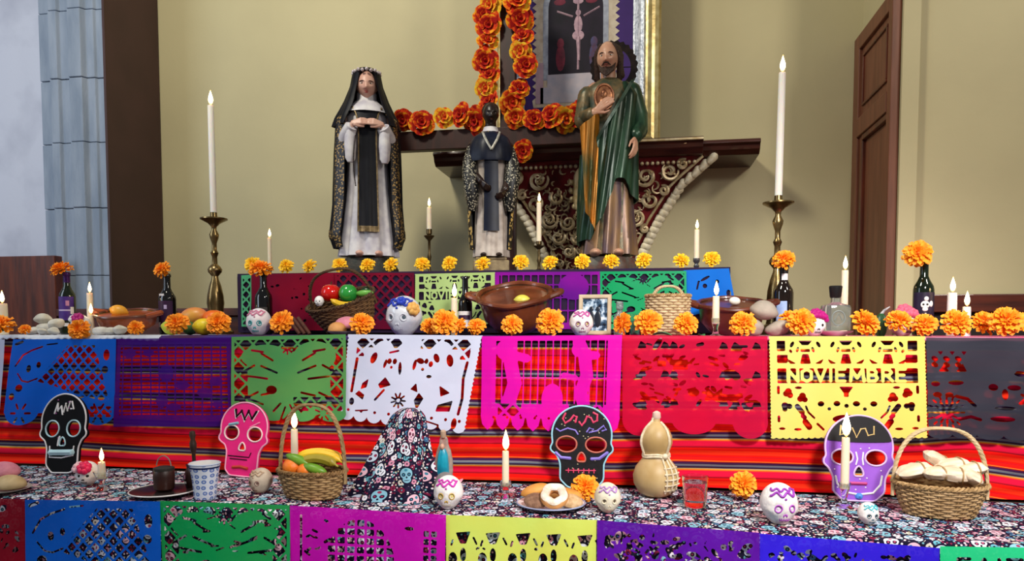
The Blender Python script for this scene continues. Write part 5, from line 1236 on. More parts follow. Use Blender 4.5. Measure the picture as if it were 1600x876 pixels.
# tall altar candlesticks left and right of the upper step
tall = [(.085, 0), (.088, .012), (.075, .03), (.045, .05), (.035, .10), (.043, .16), (.040, .20), (.030, .25), (.018, .285), (.016, .30), (.034, .322), (.036, .335), (.028, .35), (.014, .362), (.013, .40), (.020, .42), (.012, .435), (.012, .47), (.022, .50), (.024, .515), (.012, .54), (.014, .555), (.030, .572), (.055, .585), (.068, .592), (.068, .598), (.02, .596), (.018, .604), (.017, .628)]
for px, lb in ((338, 'left'), (1212, 'right')):
    p = on(px, 3.52, ZM); stick('tall turned brass altar candlestick at the %s of the statues' % lb, p, tall, brass, group='tall altar candlesticks')
    candle('long white altar candle in the tall %s candlestick' % lb, p + Vector((0, 0, .627)), .545, .0165, fl=.075, pw=.45, lean=.012 if lb == 'right' else -.008, mat=wax_pink, group='long altar candles')

# ================================================================== on the middle step, left to right
YF = 2.925
def mg(label, px, Y=YF, r=.055, rx=.95, rz=0, lift=0, **k): return marigold(label, on(px, Y, ZM), r * .92, rx, rz, rest=ZM + .001 + lift, **k)
candle('stout white candle at the far left of the middle step', mid(5, 3.08), .150, .024, fl=.06)
mg('flattened orange marigold at the far left edge of the middle step', 2, 2.935, .066, .55, .3); mg('small orange marigold beside the white pebbles at far left', 39, 2.94, .030, .7, .6)
white_st = M('white_stone', '#dedbd2', '#b8b4a8', scale=14, rough=.8, bump=.3); grey_st = M('grey_stone_smooth', '#a89d90', '#857b70', scale=10, rough=.75, bump=.25)
pw_ = [('left', 52, 3.0, .026, 0), ('broad', 72, 3.03, .036, 0), ('small front', 66, 2.95, .02, 0), ('front right', 84, 2.955, .022, 0), ('topmost', 68, 3.04, .030, .05), ('rounded right', 88, 3.03, .032, .028)]
for i, (lb, px, Y, r, z) in enumerate(pw_): pebble(lb + ' white pebble of the pile left of the purple-labelled bottle', mid(px, Y), (r * 1.3, r, r * .75), i, white_st, ZM + z, (.1, .2 * (i % 3 - 1), i), 'white pebbles')
b = bottle('dark green wine bottle with purple label near the left edge', mid(107, 3.20), .305, .037, bot_green, capmat=M('purple_foil', '#4a1f6a', rough=.3, metal=.4), rz=.3)
label_patch(b, .037, .07, .185, 1.2, M('purple_label', '#4c2a86', '#3c1e70', scale=30, rough=.5)); label_patch(b, .0374, .115, .122, .9, M('label_lilac', '#c9b8e0', rough=.5), 'label_line'); label_patch(b, .0374, .10, .135, .22, M('label_white', '#ece8ea', rough=.5), 'label_emblem', -PI / 2 + .95); label_patch(b, .0374, .14, .165, .2, M('label_pink', '#c98ab0', rough=.5), 'label_flower', -PI / 2 + .4); label_patch(b, .0374, .04, .056, .3, M('label_white', '#ece8ea'), 'label_emblem', -PI / 2 + .2)
marigold('orange marigold in the mouth of the purple-labelled bottle', mid(100, 3.19) + Vector((0, 0, .315)), .052, .35, .2, ry=-.25)
mag = icing('#b3127a', 'magenta'); skull('small white skull with black eyes and magenta flower beside the double candles', mid(127, 3.0), .098, bone, black_paint, mag, black=True, flowers=[(.25, .75, .26, mag), (-.5, .7, .2, bone)], rz=.1, name='calavera', group='painted calavera skulls')
candle('tall thin candle behind the small skull with magenta flower', mid(142, 3.16), .200, .0145, fl=.05); candle('short candle before the tall thin one, left bowl side', mid(143, 3.07), .095, .0145, fl=.05)
mg('orange marigold hanging over the blue banner edge', 124, 2.85, .052, 1.25, .35, lift=-.022)
o = pot('clay_bowl', 'wide orange clay bowl holding a lemon at the left', .136, .085, .095, clay_o, M('olive_glaze', '#6b5a26', '#4a3a16', scale=10, rough=.25, coat=.5), rim=clay); put(o, mid(201, 3.18), rx=.17, ry=.03, rest=ZM)
lemon = M('lemon_yellow', '#f0d423', '#e2bf14', scale=9, rough=.4, bump=.15, bscale=90); lime = M('lime_green', '#c9cf3a', '#a8b82c', scale=8, rough=.4, bump=.12, bscale=90)
fruit('lemon', 'amber lemon in the wide orange clay bowl', 'fruit', mid(187, 3.17) + Vector((0, 0, .112)), (.040, .03, .03), M('amber_lemon', '#f2b23a', '#e89a26', scale=9, rough=.4), tip=.12, rot=(0, .3, .4))
for i, (px, Y, r, lb) in enumerate([(158, 2.99, .028, 'left'), (172, 2.955, .024, 'middle'), (187, 2.945, .03, 'right')]): pebble(lb + ' pale stone in the row before the orange clay bowl', mid(px, Y), (r * 1.35, r, r * .72), 20 + i, white_st, ZM, (0, 0, i), 'pale stones')
mg('orange marigold before the right side of the orange clay bowl', 213, 2.925, .038, 1.0, .5)
b = bottle('dark wine bottle with small white neck label, left of the fruit', mid(263, 3.31), .300, .041, bot_dark, shoulder=.6); label_patch(b, .0365, .182, .200, .5, M('label_white', '#ece8ea'), a0=-PI / 2 - .3); label_patch(b, .041, .03, .165, 1.2, M('label_plum', '#3a1440', '#2c1034', scale=20, rough=.5)); label_patch(b, .0414, .125, .145, .16, M('label_lilac', '#c9b8e0'), 'label_emblem', -PI / 2 + .35); label_patch(b, .0414, .035, .06, .2, M('label_white', '#ece8ea'), 'label_emblem', -PI / 2 - .5)
marigold('orange marigold in the mouth of the dark bottle left of the fruit', mid(257, 3.29) + Vector((0, 0, .315)), .046, .95, -.25)
apple = M('apple_red', '#c4161c', '#a50f2c', scale=6, rough=.3, coat=.3)
fruit('lime', 'yellow-green lime at the left of the fruit heap', 'fruit', mid(268, 3.0), (.040, .034, .034), lime, rest=ZM, tip=.1, rot=(0, .2, .5)); fruit('apple', 'red apple at the back of the fruit heap', 'fruit', mid(277, 3.12), .042, apple, rest=ZM + .02, stem=1, pit=.25)
fruit('mango', 'orange-pink mango on top of the fruit heap', 'fruit', mid(304, 3.08), (.066, .046, .044), M('mango_skin', '#e0a040', '#d0684a', scale=7, rough=.4), rest=ZM + .038, rot=(0, -.1, 0)); fruit('lemon', 'bright yellow lemon at the front of the fruit heap', 'fruit', mid(319, 2.98), (.048, .038, .037), lemon, rest=ZM, tip=.1, rot=(0, .05, .2))
fruit('mandarin', 'orange mandarin on the right of the fruit heap', 'fruit', mid(335, 3.08), (.048, .048, .042), M('mandarin_skin', '#ef6f14', '#e05c0c', scale=8, rough=.4, bump=.15, bscale=90), rest=ZM + .035, pit=.1)
fruit('guava', 'green guava underneath the mango in the fruit heap', 'fruit', mid(297, 3.06), .036, M('leaf_green', '#3f6f32', '#2c5526', scale=8, rough=.5), rest=ZM)
mg('large orange marigold before the lime in the fruit heap', 278, 2.925, .056, 1.1, .1); mg('large orange marigold at the right end of the fruit heap', 342, 2.945, .060, 1.0, .3)
teal = icing('#3a9fa6', 'teal'); pink_i = icing('#d98aa8', 'pink'); skull('pale pink sugar skull with teal eyes left of the cinnamon sticks', mid(405, 2.965), .125, M('sugar_pale', '#eadfe4', '#d2d4dc', scale=12, rough=.6, bump=.2), teal, teal, pink_i, rz=.15)
b = bottle('dark corked bottle behind the teal-eyed sugar skull', mid(413, 3.26), .290, .040, bot_dark); label_patch(b, .04, .06, .13, .9, M('label_black', '#22201f', '#3a3632', scale=60, rough=.5))
marigold('orange marigold in the mouth of the dark corked bottle', mid(410, 3.24) + Vector((0, 0, .305)), .056, .5, .1)
mg('orange marigold between teal-eyed skull and cinnamon sticks', 441, 2.93, .060, 1.0, -.1)
cin = M('cinnamon', '#5a3020', '#3e2016', scale=20, rough=.75, stretch=(1, 1, 8))
for i, (px, lb) in enumerate([(468, 'left'), (476, 'middle'), (484, 'right')]):
    o = obj('cinnamon_stick', MB().lathe([(.008, 0), (.009, .05), (.008, .1), (.005, .1), (.005, .02)], 10), cin, label='%s cinnamon stick leaning by the vegetable basket' % lb, cat='spice', group='cinnamon sticks'); put(o, mid(px, 3.0), rx=-.25, ry=-.75, rest=ZM)
brown_w = M('wicker_brown', '#7a5834', '#5a3d22', scale=40, rough=.75); brown_d = M('wicker_dark', '#5a3f26', '#3d2815', scale=30, rough=.8); straw = M('straw', '#d2bd98', '#b09a74', scale=40, rough=.8); tan_w = M('wicker_tan', '#b08f62', '#8d6d44', scale=40, rough=.75)
o = basket('wicker_basket', 'tilted brown wicker basket of vegetables with tall handle, upper step behind', .160, .105, .135, .75, 15, brown_w, brown_d, (.27, .15, .02)); put(o, mid(548, 3.20), rx=.40, ry=-.22, rest=ZM)
bk = mid(548, 3.20)
fruit('tomato', 'glossy red tomato in the tilted vegetable basket', 'vegetable', at(517, 458, 3.13), (.046, .046, .042), M('tomato_red', '#d4140f', '#b80c0c', scale=5, rough=.15, coat=.6), pit=.15, stem=1)
gg = M('calabash_green', '#2f9a3e', '#1f7a30', scale=6, rough=.2, coat=.5)
fruit('green_tomato', 'round glossy green tomato in the tilted vegetable basket', 'vegetable', at(544, 458, 3.13), (.042, .042, .042), gg, pit=.1); o = fruit('courgette', 'pale green courgette beside the round green tomato', 'vegetable', at(569, 458, 3.13), (.042, .015, .015), M('courgette_green', '#6fb04a', '#4f9438', scale=10, rough=.35), tip=.05, rot=(0, -.05, 0))
o = fruit('chayote', 'dark green chayote at the right end of the vegetable basket', 'vegetable', at(574, 455, 3.17), (.03, .024, .022), M('dark_green', '#123a1c', '#0c2a14', scale=10, rough=.3), rot=(0, .2, 0))
def banana_mesh(L_, r, bend=.6, n=14):
    t_ = np.linspace(-1, 1, n); pts = np.stack([L_ / 2 * np.sin(t_ * bend) / math.sin(bend), 0 * t_, L_ / 2 * (1 - np.cos(t_ * bend)) / math.sin(bend)], 1); rr = r * np.clip(1.25 - np.abs(t_) ** 3 * 1.0, .22, 1); rr[-1] = r * .2; rr[-2] = r * .24; rr[0] = r * .15; return MB().tube(pts, rr, 5 if False else 8)
yb = M('banana_yellow', '#e8c22a', '#d8a81c', scale=8, rough=.45)
o = obj('banana', banana_mesh(.12, .014), yb, label='small yellow banana at the front of the tilted vegetable basket', cat='fruit'); put(o, at(537, 476, 3.08), rz=.1, ry=.12, rx=.2)
skull('tiny white skull bead resting on the vegetable basket rim', at(499, 478, 3.05), .048, bone, black_paint, black_paint, black=True, name='calavera', rz=.1, group='painted calavera skulls')
grey_pl = M('grey_ceramic', '#b9b6b0', '#9d9a94', rough=.35, coat=.3); plate('small grey plate of bread before the vegetable basket', mid(543, 3.0), .085, grey_pl)
conch = M('pink_bread', '#d98a9c', '#c4748a', scale=26, rough=.75, bump=.3); roll = M('tan_bread', '#d2985c', '#b87a40', scale=14, rough=.7, bump=.2)
def bun(Un, Q): Q = Q.copy(); Q[..., 2] = np.where(Q[..., 2] < 0, Q[..., 2] * .45, Q[..., 2]); return Q
fruit('bread_roll', 'round tan bread roll on the small grey plate', 'bread', mid(527, 2.98), (.040, .035, .034), roll, rest=ZM + .008, fn=bun); fruit('sweet_bread', 'pink-topped sweet bread on the small grey plate', 'bread', mid(543, 3.03), (.055, .045, .034), conch, rest=ZM + .028, fn=bun, rot=(.25, .05, 0)); fruit('bread_roll', 'small brown bread roll at the right of the grey plate', 'bread', mid(561, 2.99), (.034, .028, .026), M('brown_bread', '#9a643a', '#7a4a28', scale=14, rough=.7), rest=ZM + .008, fn=bun)
mg('orange marigold before the tilted vegetable basket', 566, 2.925, .056, 1.05, .5)
blue_i = icing('#2440b8', 'blue'); skull('large sugar skull with blue icing hair, wrapped in clear film', mid(632, 3.02), .180, M('sugar_blueish', '#dfe2ea', '#c4c9d6', scale=14, rough=.25, coat=.6, bump=.25, bscale=30), icing('#4a5a68', 'slate'), icing('#c9ccd8', 'pale'), blue_i, rz=-.1, flowers=[(.95, .35, .16, icing('#dba85a', 'amber')), (.25, .75, .12, blue_i)])
mg('orange marigold just right of the film-wrapped skull', 671, 2.975, .044, .9, .7); mg('largest orange marigold under the candle, centre left', 695, 2.92, .062, 1.1, .1); mg('orange marigold behind the candle base left of the beer bottle', 716, 3.02, .044, .8, -.5, lift=0)
candle('white candle among marigolds left of the beer bottle', mid(710, 3.08), .160, .0140, fl=.062, pw=.35)
b = bottle('dark beer bottle with white label left of the clay pot', mid(727, 3.18), .260, .031, bot_dark, neck=.42, shoulder=.55); label_patch(b, .031, .035, .105, 1.2, M('label_white', '#ece8ea')); label_patch(b, .0314, .068, .088, .9, M('label_plum', '#3a1440'), 'label_line')
mg('small orange marigold between beer bottle and clay pot', 745, 2.95, .042, 1.0, -.2)
mole = M('dark_sauce', '#2a160c', '#1a0c06', scale=12, rough=.3, coat=.3)
o = pot('clay_pot', 'large brown glazed clay pot with two handles at the centre', .158, .095, .165, clay, clay_in, mole, .72); put(o, mid(808, 3.185), rx=.36, ry=-.03, rest=ZM)
fruit('lime', 'pale lime floating in the large clay pot', 'fruit', at(816, 469, 3.09), (.034, .026, .024), M('pale_lime', '#d6cf58', '#c4b83e', scale=9, rough=.4), tip=.1, rot=(.2, 0, .2))
mg('orange marigold before the clay pot, left', 800, 2.93, .050, 1.0, .2); mg('full orange marigold before the clay pot, right', 860, 2.92, .063, 1.15, 0)
skull('white sugar skull with pink icing hair before the photo frame', mid(908, 2.945), .112, sugar, icing('#b8a05a', 'gold'), icing('#8a4a6a', 'rose'), icing('#c05aa0', 'orchid'), rz=.2)
# framed snapshot
t = thing('photo_frame', 'small pale wooden frame with a bluish snapshot behind the pink-haired skull', 'picture frame'); FW, FH = .068, .168
mb = MB(); o_ = [(-FW, 0), (FW, 0), (FW, FH), (-FW, FH)]; wd = .017; i_ = [(-FW + wd, wd), (FW - wd, wd), (FW - wd, FH - wd), (-FW + wd, FH - wd)]; R_ = []
for j in range(4): R_.append([(o_[j][0] + (i_[j][0] - o_[j][0]) * a, b_, o_[j][1] + (i_[j][1] - o_[j][1]) * a) for a, b_ in ((0, .006), (0, -.004), (.2, -.007), (.8, -.007), (1, -.003), (1, .006))])
mb.grid(R_, closed_v=True); obj('frame', mb, M('pale_frame', '#c9b79c', '#ab9878', scale=12, rough=.5), t, smooth=False)
g = NT('snapshot'); tc = g.n('ShaderNodeTexCoord').outputs['Object']; nz = g.n('ShaderNodeTexNoise', i_Vector=tc, i_Scale=38.0, i_Detail=3).outputs[0]; g.base(g.ramp(nz, [(.35, '#141c28'), (.47, '#3a5470'), (.55, '#a9c0d4'), (.65, '#e2e8ec')])); g.b.inputs['Roughness'].default_value = .2
obj('snapshot', MB().box((0, .002, FH / 2), (FW * 2 - wd * 2 + .004, .003, FH - wd * 2 + .004)), g.m, t, smooth=False)
mb = MB()
for x in (-.015, .012): mb.ball((x, -.0005, .065), (.014, .0012, .035), 10, 6); mb.ball((x, -.0008, .108), (.009, .0012, .011), 10, 6)
obj('snapshot_figures', mb, M('snapshot_dark', '#121722', '#1e2836', rough=.3), t); obj('back_stay', MB().box((0, .03, .06), (.03, .004, .125), rx=.42), M('black_card', '#1c1a1a', rough=.8), t, smooth=False)
put(t, mid(929, 3.08), rx=-.10, rz=-.05, rest=ZM)
t = thing('glass_bottle', 'small clear patterned glass bottle right of the photo frame', 'bottle'); obj('glass', MB().lathe([(.020, 0), (.024, .006), (.024, .05), (.026, .06), (.024, .075), (.012, .095), (.011, .105), (.015, .11), (.015, .135), (.013, .14)], 8), M('grey_glass', '#b8c0c0', '#8c9696', scale=40, rough=.12, trans=.6, bump=.5), t, sharp=20); t.location = mid(968, 3.06)
t = thing('glass_tumbler', 'small clear tumbler of water behind the sideways marigold', 'glass'); obj('glass', MB().lathe([(.020, 0), (.026, .09), (.0245, .09), (.019, .004), (.001, .004)], 20), glass, t); obj('water', MB().lathe([(.0185, .005), (.0228, .06), (.001, .06)], 20), M('blue_water', '#8fc4cc', '#7ab4c0', rough=.05, trans=.9, ior=1.33), t); t.location = mid(992, 3.07)
mg('dark orange marigold lying sideways right of the photo frame', 974, 2.945, .050, 1.35, -.9); mg('full orange marigold before the straw basket, left', 1013, 2.92, .060, 1.1, 0); mg('orange marigold before the straw basket, right', 1071, 2.93, .054, 1.05, .3)
leaf_m = M('leaf', '#3f7f4a', '#2a6238', scale=10, rough=.5)
def leaf(label, loc, L_, rz, rest):
    def fn(u, v): x = (u - .5) * L_ * .55 * np.sin(np.clip(v, .02, .98) * PI) ** .8; return np.stack([x, L_ * (v - .5), .012 + .10 * L_ * np.sin(v * PI) + .35 * np.abs(x)])
    o = obj('leaf', MB().shell(fn, 9, 14, .0015), leaf_m, label=label, cat='leaf', group='loose leaves'); put(o, loc, rz=rz, rest=rest); return o
leaf('green leaf on the step edge between the two straw-basket marigolds', mid(1034, 2.905), .085, 1.35, ZM); leaf('small blue-green leaf beside the glass candle holder', mid(1096, 2.91), .045, .5, ZM)
o = basket('straw_basket', 'upright pale straw basket with low arched handle at centre right', .088, .080, .165, .8, 15, straw, tan_w, (.205, .07, 0), straw); put(o, mid(1043, 3.11), rest=ZM)
o = pot('clay_bowl', 'dark reddish clay bowl filled with sauce right of the straw basket', .136, .092, .125, M('red_clay', '#6a2f1c', '#4a1d10', scale=9, rough=.35, coat=.3), clay_in, mole, .78); put(o, mid(1141, 3.225), rx=.22, rest=ZM)
fruit('egg', 'white egg in the dark reddish clay bowl', 'egg', at(1148, 470, 3.19), (.024, .018, .017), M('egg_white', '#f0eadd', rough=.4), rot=(0, .1, .3))
gp = [(.024, 0), (.026, .003), (.012, .009), (.009, .03), (.014, .045), (.017, .07), (.0155, .07), (.013, .05), (.001, .046)]
p = mid(1118, 2.915); stick('clear glass candle holder on the step edge before the clay bowl', p, gp, glass, 'candle holder', 'glass_candle_holder'); candle('white candle in clear glass holder before the dark clay bowl', p + Vector((0, 0, .048)), .105, .0135, fl=.055, pw=.35)
mg('orange marigold between the glass candle holder and grey stones', 1161, 2.92, .056, 1.0, -.1)
for lb, px, Y, r, z, ry in [('left lower', 1174, 2.985, .042, 0, .3), ('topmost', 1193, 3.0, .050, .062, .25), ('right lower', 1214, 2.99, .042, 0, -.3)]: pebble(lb + ' big grey stone of the three before the labelled bottle', mid(px, Y), (r * 1.15, r * .8, r * .72), px, grey_st, ZM + z, (.2, ry, 0), 'big grey stones')
b = bottle('brown bottle with pale blue label right of the grey stones', mid(1223, 3.31), .300, .040, bot_brown); label_patch(b, .040, .05, .145, .55, M('label_blue', '#a9bfe6', '#8fa8d8', scale=40, rough=.5), a0=-PI / 2 - .35); label_patch(b, .0172, .235, .262, .8, M('label_white', '#ece8ea'), a0=-PI / 2 + .1); obj('cork_foil', MB().lathe([(.0172, .225), (.0178, .282), (.0205, .283), (.0205, .296), (.017, .302)], 20, cap0=False), black_paint, b)
marigold('orange marigold in the mouth of the brown blue-labelled bottle', mid(1222, 3.28) + Vector((0, 0, .315)), .050, .75, -.1)
mg('orange marigold on the grey stones, upper of two', 1234, 3.02, .046, .75, .2, lift=.03); mg('full orange marigold before the magenta-haired skull', 1251, 2.915, .060, 1.15, .1)
skull('white skull with magenta flower hair right of the grey stones', mid(1271, 3.035), .100, bone, black_paint, mag, black=True, rz=.25, name='calavera', flowers=[(-.5, .85, .2, mag), (.05, .9, .22, mag), (.6, .8, .22, mag), (1.0, .55, .2, mag), (.3, 1.25, .2, mag)], group='painted calavera skulls')
t = thing('glass_decanter', 'squat square clear decanter with black stopper on white saucers', 'bottle'); dz = .022
def rsq(h, z): return [(h * np.sign(c) * min(abs(c) ** .45, 1), h * np.sign(s_) * min(abs(s_) ** .45, 1), z) for c, s_ in ((math.cos(q), math.sin(q)) for q in np.linspace(0, 2 * PI, 32, endpoint=False))]
mb = MB(); mb.rings([rsq(.050, 0), rsq(.053, .006), rsq(.053, .085), rsq(.049, .098), rsq(.022, .106), rsq(.016, .112), rsq(.016, .128), rsq(.018, .13)]); obj('glass', mb, M('decanter_glass', '#d8dedc', '#b4bcba', scale=30, rough=.06, trans=.85), t); obj('stopper', MB().lathe([(.0185, .128), (.021, .133), (.025, .172), (.022, .176), (.001, .176)], 20), M('black_plastic', '#151517', rough=.4), t)
mb = MB(); a = np.linspace(0, 2 * PI, 24, endpoint=False); mb.tube([(.024 * math.cos(q), -.0535, .048 + .028 * math.sin(q)) for q in a], .0022, 5, closed=True); mb.tube([(-.014, -.0535, .04), (0, -.0535, .066), (.014, -.0535, .04)], .002, 5); obj('emblem', mb, M('etched_grey', '#7f8a88', rough=.5), t)
t.location = mid(1304, 3.10) + Vector((0, 0, dz)); wp = M('white_ceramic', '#e6e4e2', '#d4d1d0', rough=.25, coat=.4); plate('white saucer under the square decanter', mid(1302, 3.07), .072, wp, h=.020)
candle('tall candle behind the square decanter', mid(1318, 3.26), .270, .0145, fl=.058, pw=.35)
mg('orange marigold right of the square decanter', 1350, 2.935, .060, .95, .5)
t = thing('cactus', 'small dark green cactus beside the pink-flowered skull', 'plant'); obj('body', MB().lathe([(.012, 0), (.018, .015), (.021, .045), (.018, .07), (.008, .085), (.001, .088)], 32, fn=lambda a, z: 1 + .12 * np.cos(8 * a)), M('cactus_green', '#1f5a2c', '#123f1c', scale=20, rough=.5), t); obj('bloom', MB().tube([(0, 0, .084), (.012, 0, .1), (.03, 0, .112)], [.006, .005, .002], 6), M('cactus_tip', '#2a2a2e', '#d0d0d4', scale=30, rough=.5), t); t.location = mid(1376, 3.02)
pk = icing('#e0607e', 'coral'); skull('white skull crowned with coral pink flowers left of the green bottle', mid(1409, 3.05), .112, bone, black_paint, pk, black=True, rz=.3, name='calavera', flowers=[(-.8, .75, .2, pk), (-.3, .85, .22, pk), (.25, .8, .22, pk), (.75, .7, .2, pk), (0, 1.3, .22, pk)], group='painted calavera skulls')
mg('orange marigold lying before the coral-flowered skull', 1402, 2.925, .054, .7, .2, lift=.012); mg('orange marigold at the foot of the green bottle', 1444, 2.95, .050, 1.0, -.3)
b = bottle('green wine bottle with painted skull label, right side', mid(1441, 3.14), .300, .0375, bot_green, rz=-.15)
label_patch(b, .0375, .05, .17, 1.25, M('label_night', '#241838', '#171026', scale=30, rough=.4)); mb = MB(); q = lambda a, z, l=.0385: (l * math.cos(-PI / 2 + a), l * math.sin(-PI / 2 + a), z)
mb.ball(q(.0, .122), (.016, .003, .015), 12, 8); mb.ball(q(.0, .104), (.010, .003, .008), 10, 6); mb.ball(q(.1, .145), (.008, .003, .009), 8, 6); mb.ball(q(.6, .125), (.008, .003, .012), 8, 6, rot=(0, 0, .6)); mb.tube([q(.05, .09), q(.05, .06)], .003, 6); obj('label_skull', mb, bone, b); mb = MB()
for a in (-.16, .16): mb.ball(q(a, .123, .0415), (.0042, .002, .0042), 8, 6)
obj('label_skull_eyes', mb, black_paint, b)
marigold('orange marigold leaning from the green bottle with skull label', mid(1431, 3.11) + Vector((-.004, 0, .318)), .056, 1.25, -.25)
candle('taller of the two thick candles at the right edge', mid(1486, 3.06), .165, .0175, fl=.058, pw=.4, mat=wax_pink); candle('shorter of the two thick candles at the right edge', mid(1509, 3.07), .112, .0155, fl=.058, pw=.4, mat=wax_pink)
mg('large orange marigold before the taller right-edge candle', 1493, 2.925, .058, 1.05, 0); mg('orange marigold in the heap right of the shorter candle', 1536, 3.035, .056, .85, .4); mg('large orange marigold nearest the right edge of the heap', 1571, 2.935, .064, 1.0, -.2); mg('orange marigold cut by the right edge of the picture', 1606, 3.03, .056, .9, .3)

# ================================================================== on the lowest step
def B(px, py): p = bot(px, py); p.z = ZB + .0008; return p
RB = ZB + .0008
YBK = 2.79
plate('plate of sweet bread at the far left of the lowest step', B(2, 768), .10, grey_pl, h=.014)
fruit('bread_roll', 'tan bread roll on the far left plate', 'bread', B(16, 768), (.062, .045, .038), M('pale_bread', '#cdb48a', '#a88e62', scale=14, rough=.7, bump=.2), rest=RB + .008, fn=bun); fruit('sweet_bread', 'pink sweet bread on the tan roll at far left', 'bread', B(8, 764), (.060, .045, .036), conch, rest=RB + .048, fn=bun, rot=(.2, .12, 0))
ice_w = M('foam_white', '#e9e6ea', rough=.6); ice_lb = M('foam_lightblue', '#b9dbe6', rough=.6)
board('black foam skull board with white eye rings, leftmost', on(97, 2.69, RB), .25, M('foam_black', '#0d0c11', '#070709', rough=.75, spec=.15), (ice_w, ice_lb), [
    ('forehead_script', .016, ice_w, [[(.30, .34), (.36, .17)], [(.36, .17), (.37, .30), (.44, .22)], [(.44, .22), (.47, .36)], [(.49, .32), (.53, .18), (.57, .30), (.62, .15)], [(.66, .15), (.70, .27), (.64, .27)]]),
    ('teeth', .055, ice_lb, [[(.28, 1.0), (.72, 1.0)]]), ('tooth_line', .012, M('foam_black', '#121116'), [[(.30, 1.0), (.5, 1.01), (.7, .99)]]), ('mouth_edge', .013, ice_w, [[(.24, .90), (.25, 1.08), (.5, 1.09), (.74, 1.05), (.75, .9)]]),
    ('specks', .012, icing('#a04a9a', 'violetpink'), dots(3, 14)), ('nose_bridge', .018, ice_w, [[(.44, .74), (.42, .80), (.41, .88)]])], ry=-.05, rz=-.10, lean=-.16, jaw=(.18, .84, 1.34), eye=((.27, .60, .145, .14), (.72, .60, .145, .14)))
board('pink foam skull board with zigzag forehead, left of the fruit basket', on(375, 2.755, RB), .226, M('foam_pink', '#e8157c', '#d80f70', rough=.6), (M('foam_palepink', '#f3a6c4', rough=.6), M('foam_cream', '#f4d9d8', rough=.6)), [
    ('forehead_zigzag', .024, M('foam_black', '#121116'), [[(.30, .16), (.33, .28), (.42, .17), (.50, .32), (.56, .16), (.64, .30), (.72, .17)]]), ('zigzag_edge', .010, ice_w, [[(.27, .16), (.31, .32), (.42, .22), (.49, .37), (.56, .22), (.66, .34), (.76, .15)]]),
    ('brow_paint', .028, M('foam_teal', '#7fb0c0', rough=.6), [[(.20, .44), (.36, .40)]]), ('brow_stroke', .014, M('foam_rose', '#f58ab4', rough=.6), [[(.62, .46), (.80, .36)]]), ('mouth_line', .010, M('foam_black', '#121116'), [[(.24, 1.0), (.66, 1.0), (.69, .92)], [(.28, 1.05), (.62, 1.05)]]), ('chin_paint', .03, M('foam_rust', '#b8321c', rough=.6), [[(.36, 1.2), (.5, 1.18), (.64, 1.2)]])], ry=.05, rz=-.05, jaw=(.20, .84, 1.38), eye=((.26, .58, .15, .135), (.73, .58, .15, .135)))
neon = icing('#e0406a', 'neonpink'); lilac = icing('#8a78d8', 'lilac')
board('black foam skull board with neon pink and lilac painting, centre', on(908, 2.78, RB), .243, M('foam_black_glitter', '#16151c', '#0a0a0d', scale=80, rough=.45), (M('foam_sky', '#9cd6ea', rough=.6), icing('#c26a5a', 'brick')), [
    ('forehead_curls', .018, neon, [[(.24, .14), (.20, .22), (.24, .29), (.32, .24), (.37, .17), (.42, .19), (.40, .27)], [(.46, .27), (.50, .32), (.55, .26), (.58, .18), (.64, .20), (.68, .27), (.74, .24), (.74, .15), (.68, .12)]]),
    ('eyebrow', .013, lilac, [[(.10, .38), (.16, .42), (.28, .37), (.40, .40), (.44, .46)], [(.58, .42), (.62, .36), (.68, .38), (.62, .43), (.74, .40), (.84, .32), (.88, .38), (.82, .40)]]), ('cheek_stroke', .026, lilac, [[(.10, .76), (.18, .83), (.32, .84)], [(.66, .84), (.78, .83), (.90, .74)]]),
    ('mouth_line', .009, neon, [[(.26, 1.03), (.72, 1.02)]] + [[(x, 1.0), (x, 1.06)] for x in np.linspace(.3, .7, 6)]), ('specks', .009, icing('#c8c09a', 'sand'), dots(7, 34))], lean=-.10, eye=((.265, .62, .165, .125), (.725, .62, .165, .12)), jaw=(.17, .85, 1.30))
board('purple foam skull board with black cap, right of the centre', on(1340, 2.74, RB), .245, M('foam_purple', '#9a5cd0', '#8a4cc2', scale=12, rough=.6), (M('foam_palelilac', '#d9b8e6', rough=.6), M('foam_palelilac', '#d9b8e6')), [
    ('cap_script', .020, icing('#d8b878', 'wheat'), [[(.24, .17), (.23, .30), (.30, .28)], [(.40, .20), (.46, .33), (.52, .21), (.58, .20), (.62, .30), (.70, .28), (.70, .17)]]), ('nose_ridge', .012, ice_w, [[(.46, .55), (.48, .64), (.46, .72)], [(.56, .55), (.55, .64), (.56, .72)]]),
    ('tooth_row', .024, icing('#b8327a', 'cerise'), [[(.34, .99), (.60, .99)]]), ('mouth_edge', .016, ice_w, [[(.18, .9), (.20, 1.0), (.3, 1.12), (.5, 1.15), (.7, 1.12), (.80, 1.0), (.82, .88)]]), ('specks', .010, ice_w, dots(11, 16, y0=.45)), ('chin_spot', .045, M('foam_blue', '#4a8ae0', rough=.6), [[(.49, 1.17), (.52, 1.17)]])],
    top=M('foam_cap', '#17151a', rough=.7), ry=.02, rz=.08, lean=-.10, eye=((.27, .62, .155, .115), (.735, .62, .15, .115)), jaw=(.15, .86, 1.24))
rose_i = icing('#d6205a', 'rose2'); skull('small white skull with pink and red flowers before the black skull board', B(138, 757), .098, bone, black_paint, rose_i, black=True, rz=.25, name='calavera', flowers=[(-.75, .65, .24, icing('#f0c4cc', 'blush')), (.15, .62, .27, rose_i)], group='painted calavera skulls')
goblet = [(.026, 0), (.028, .003), (.018, .012), (.008, .022), (.009, .034), (.022, .050), (.030, .072), (.0285, .072), (.02, .052), (.001, .046)]
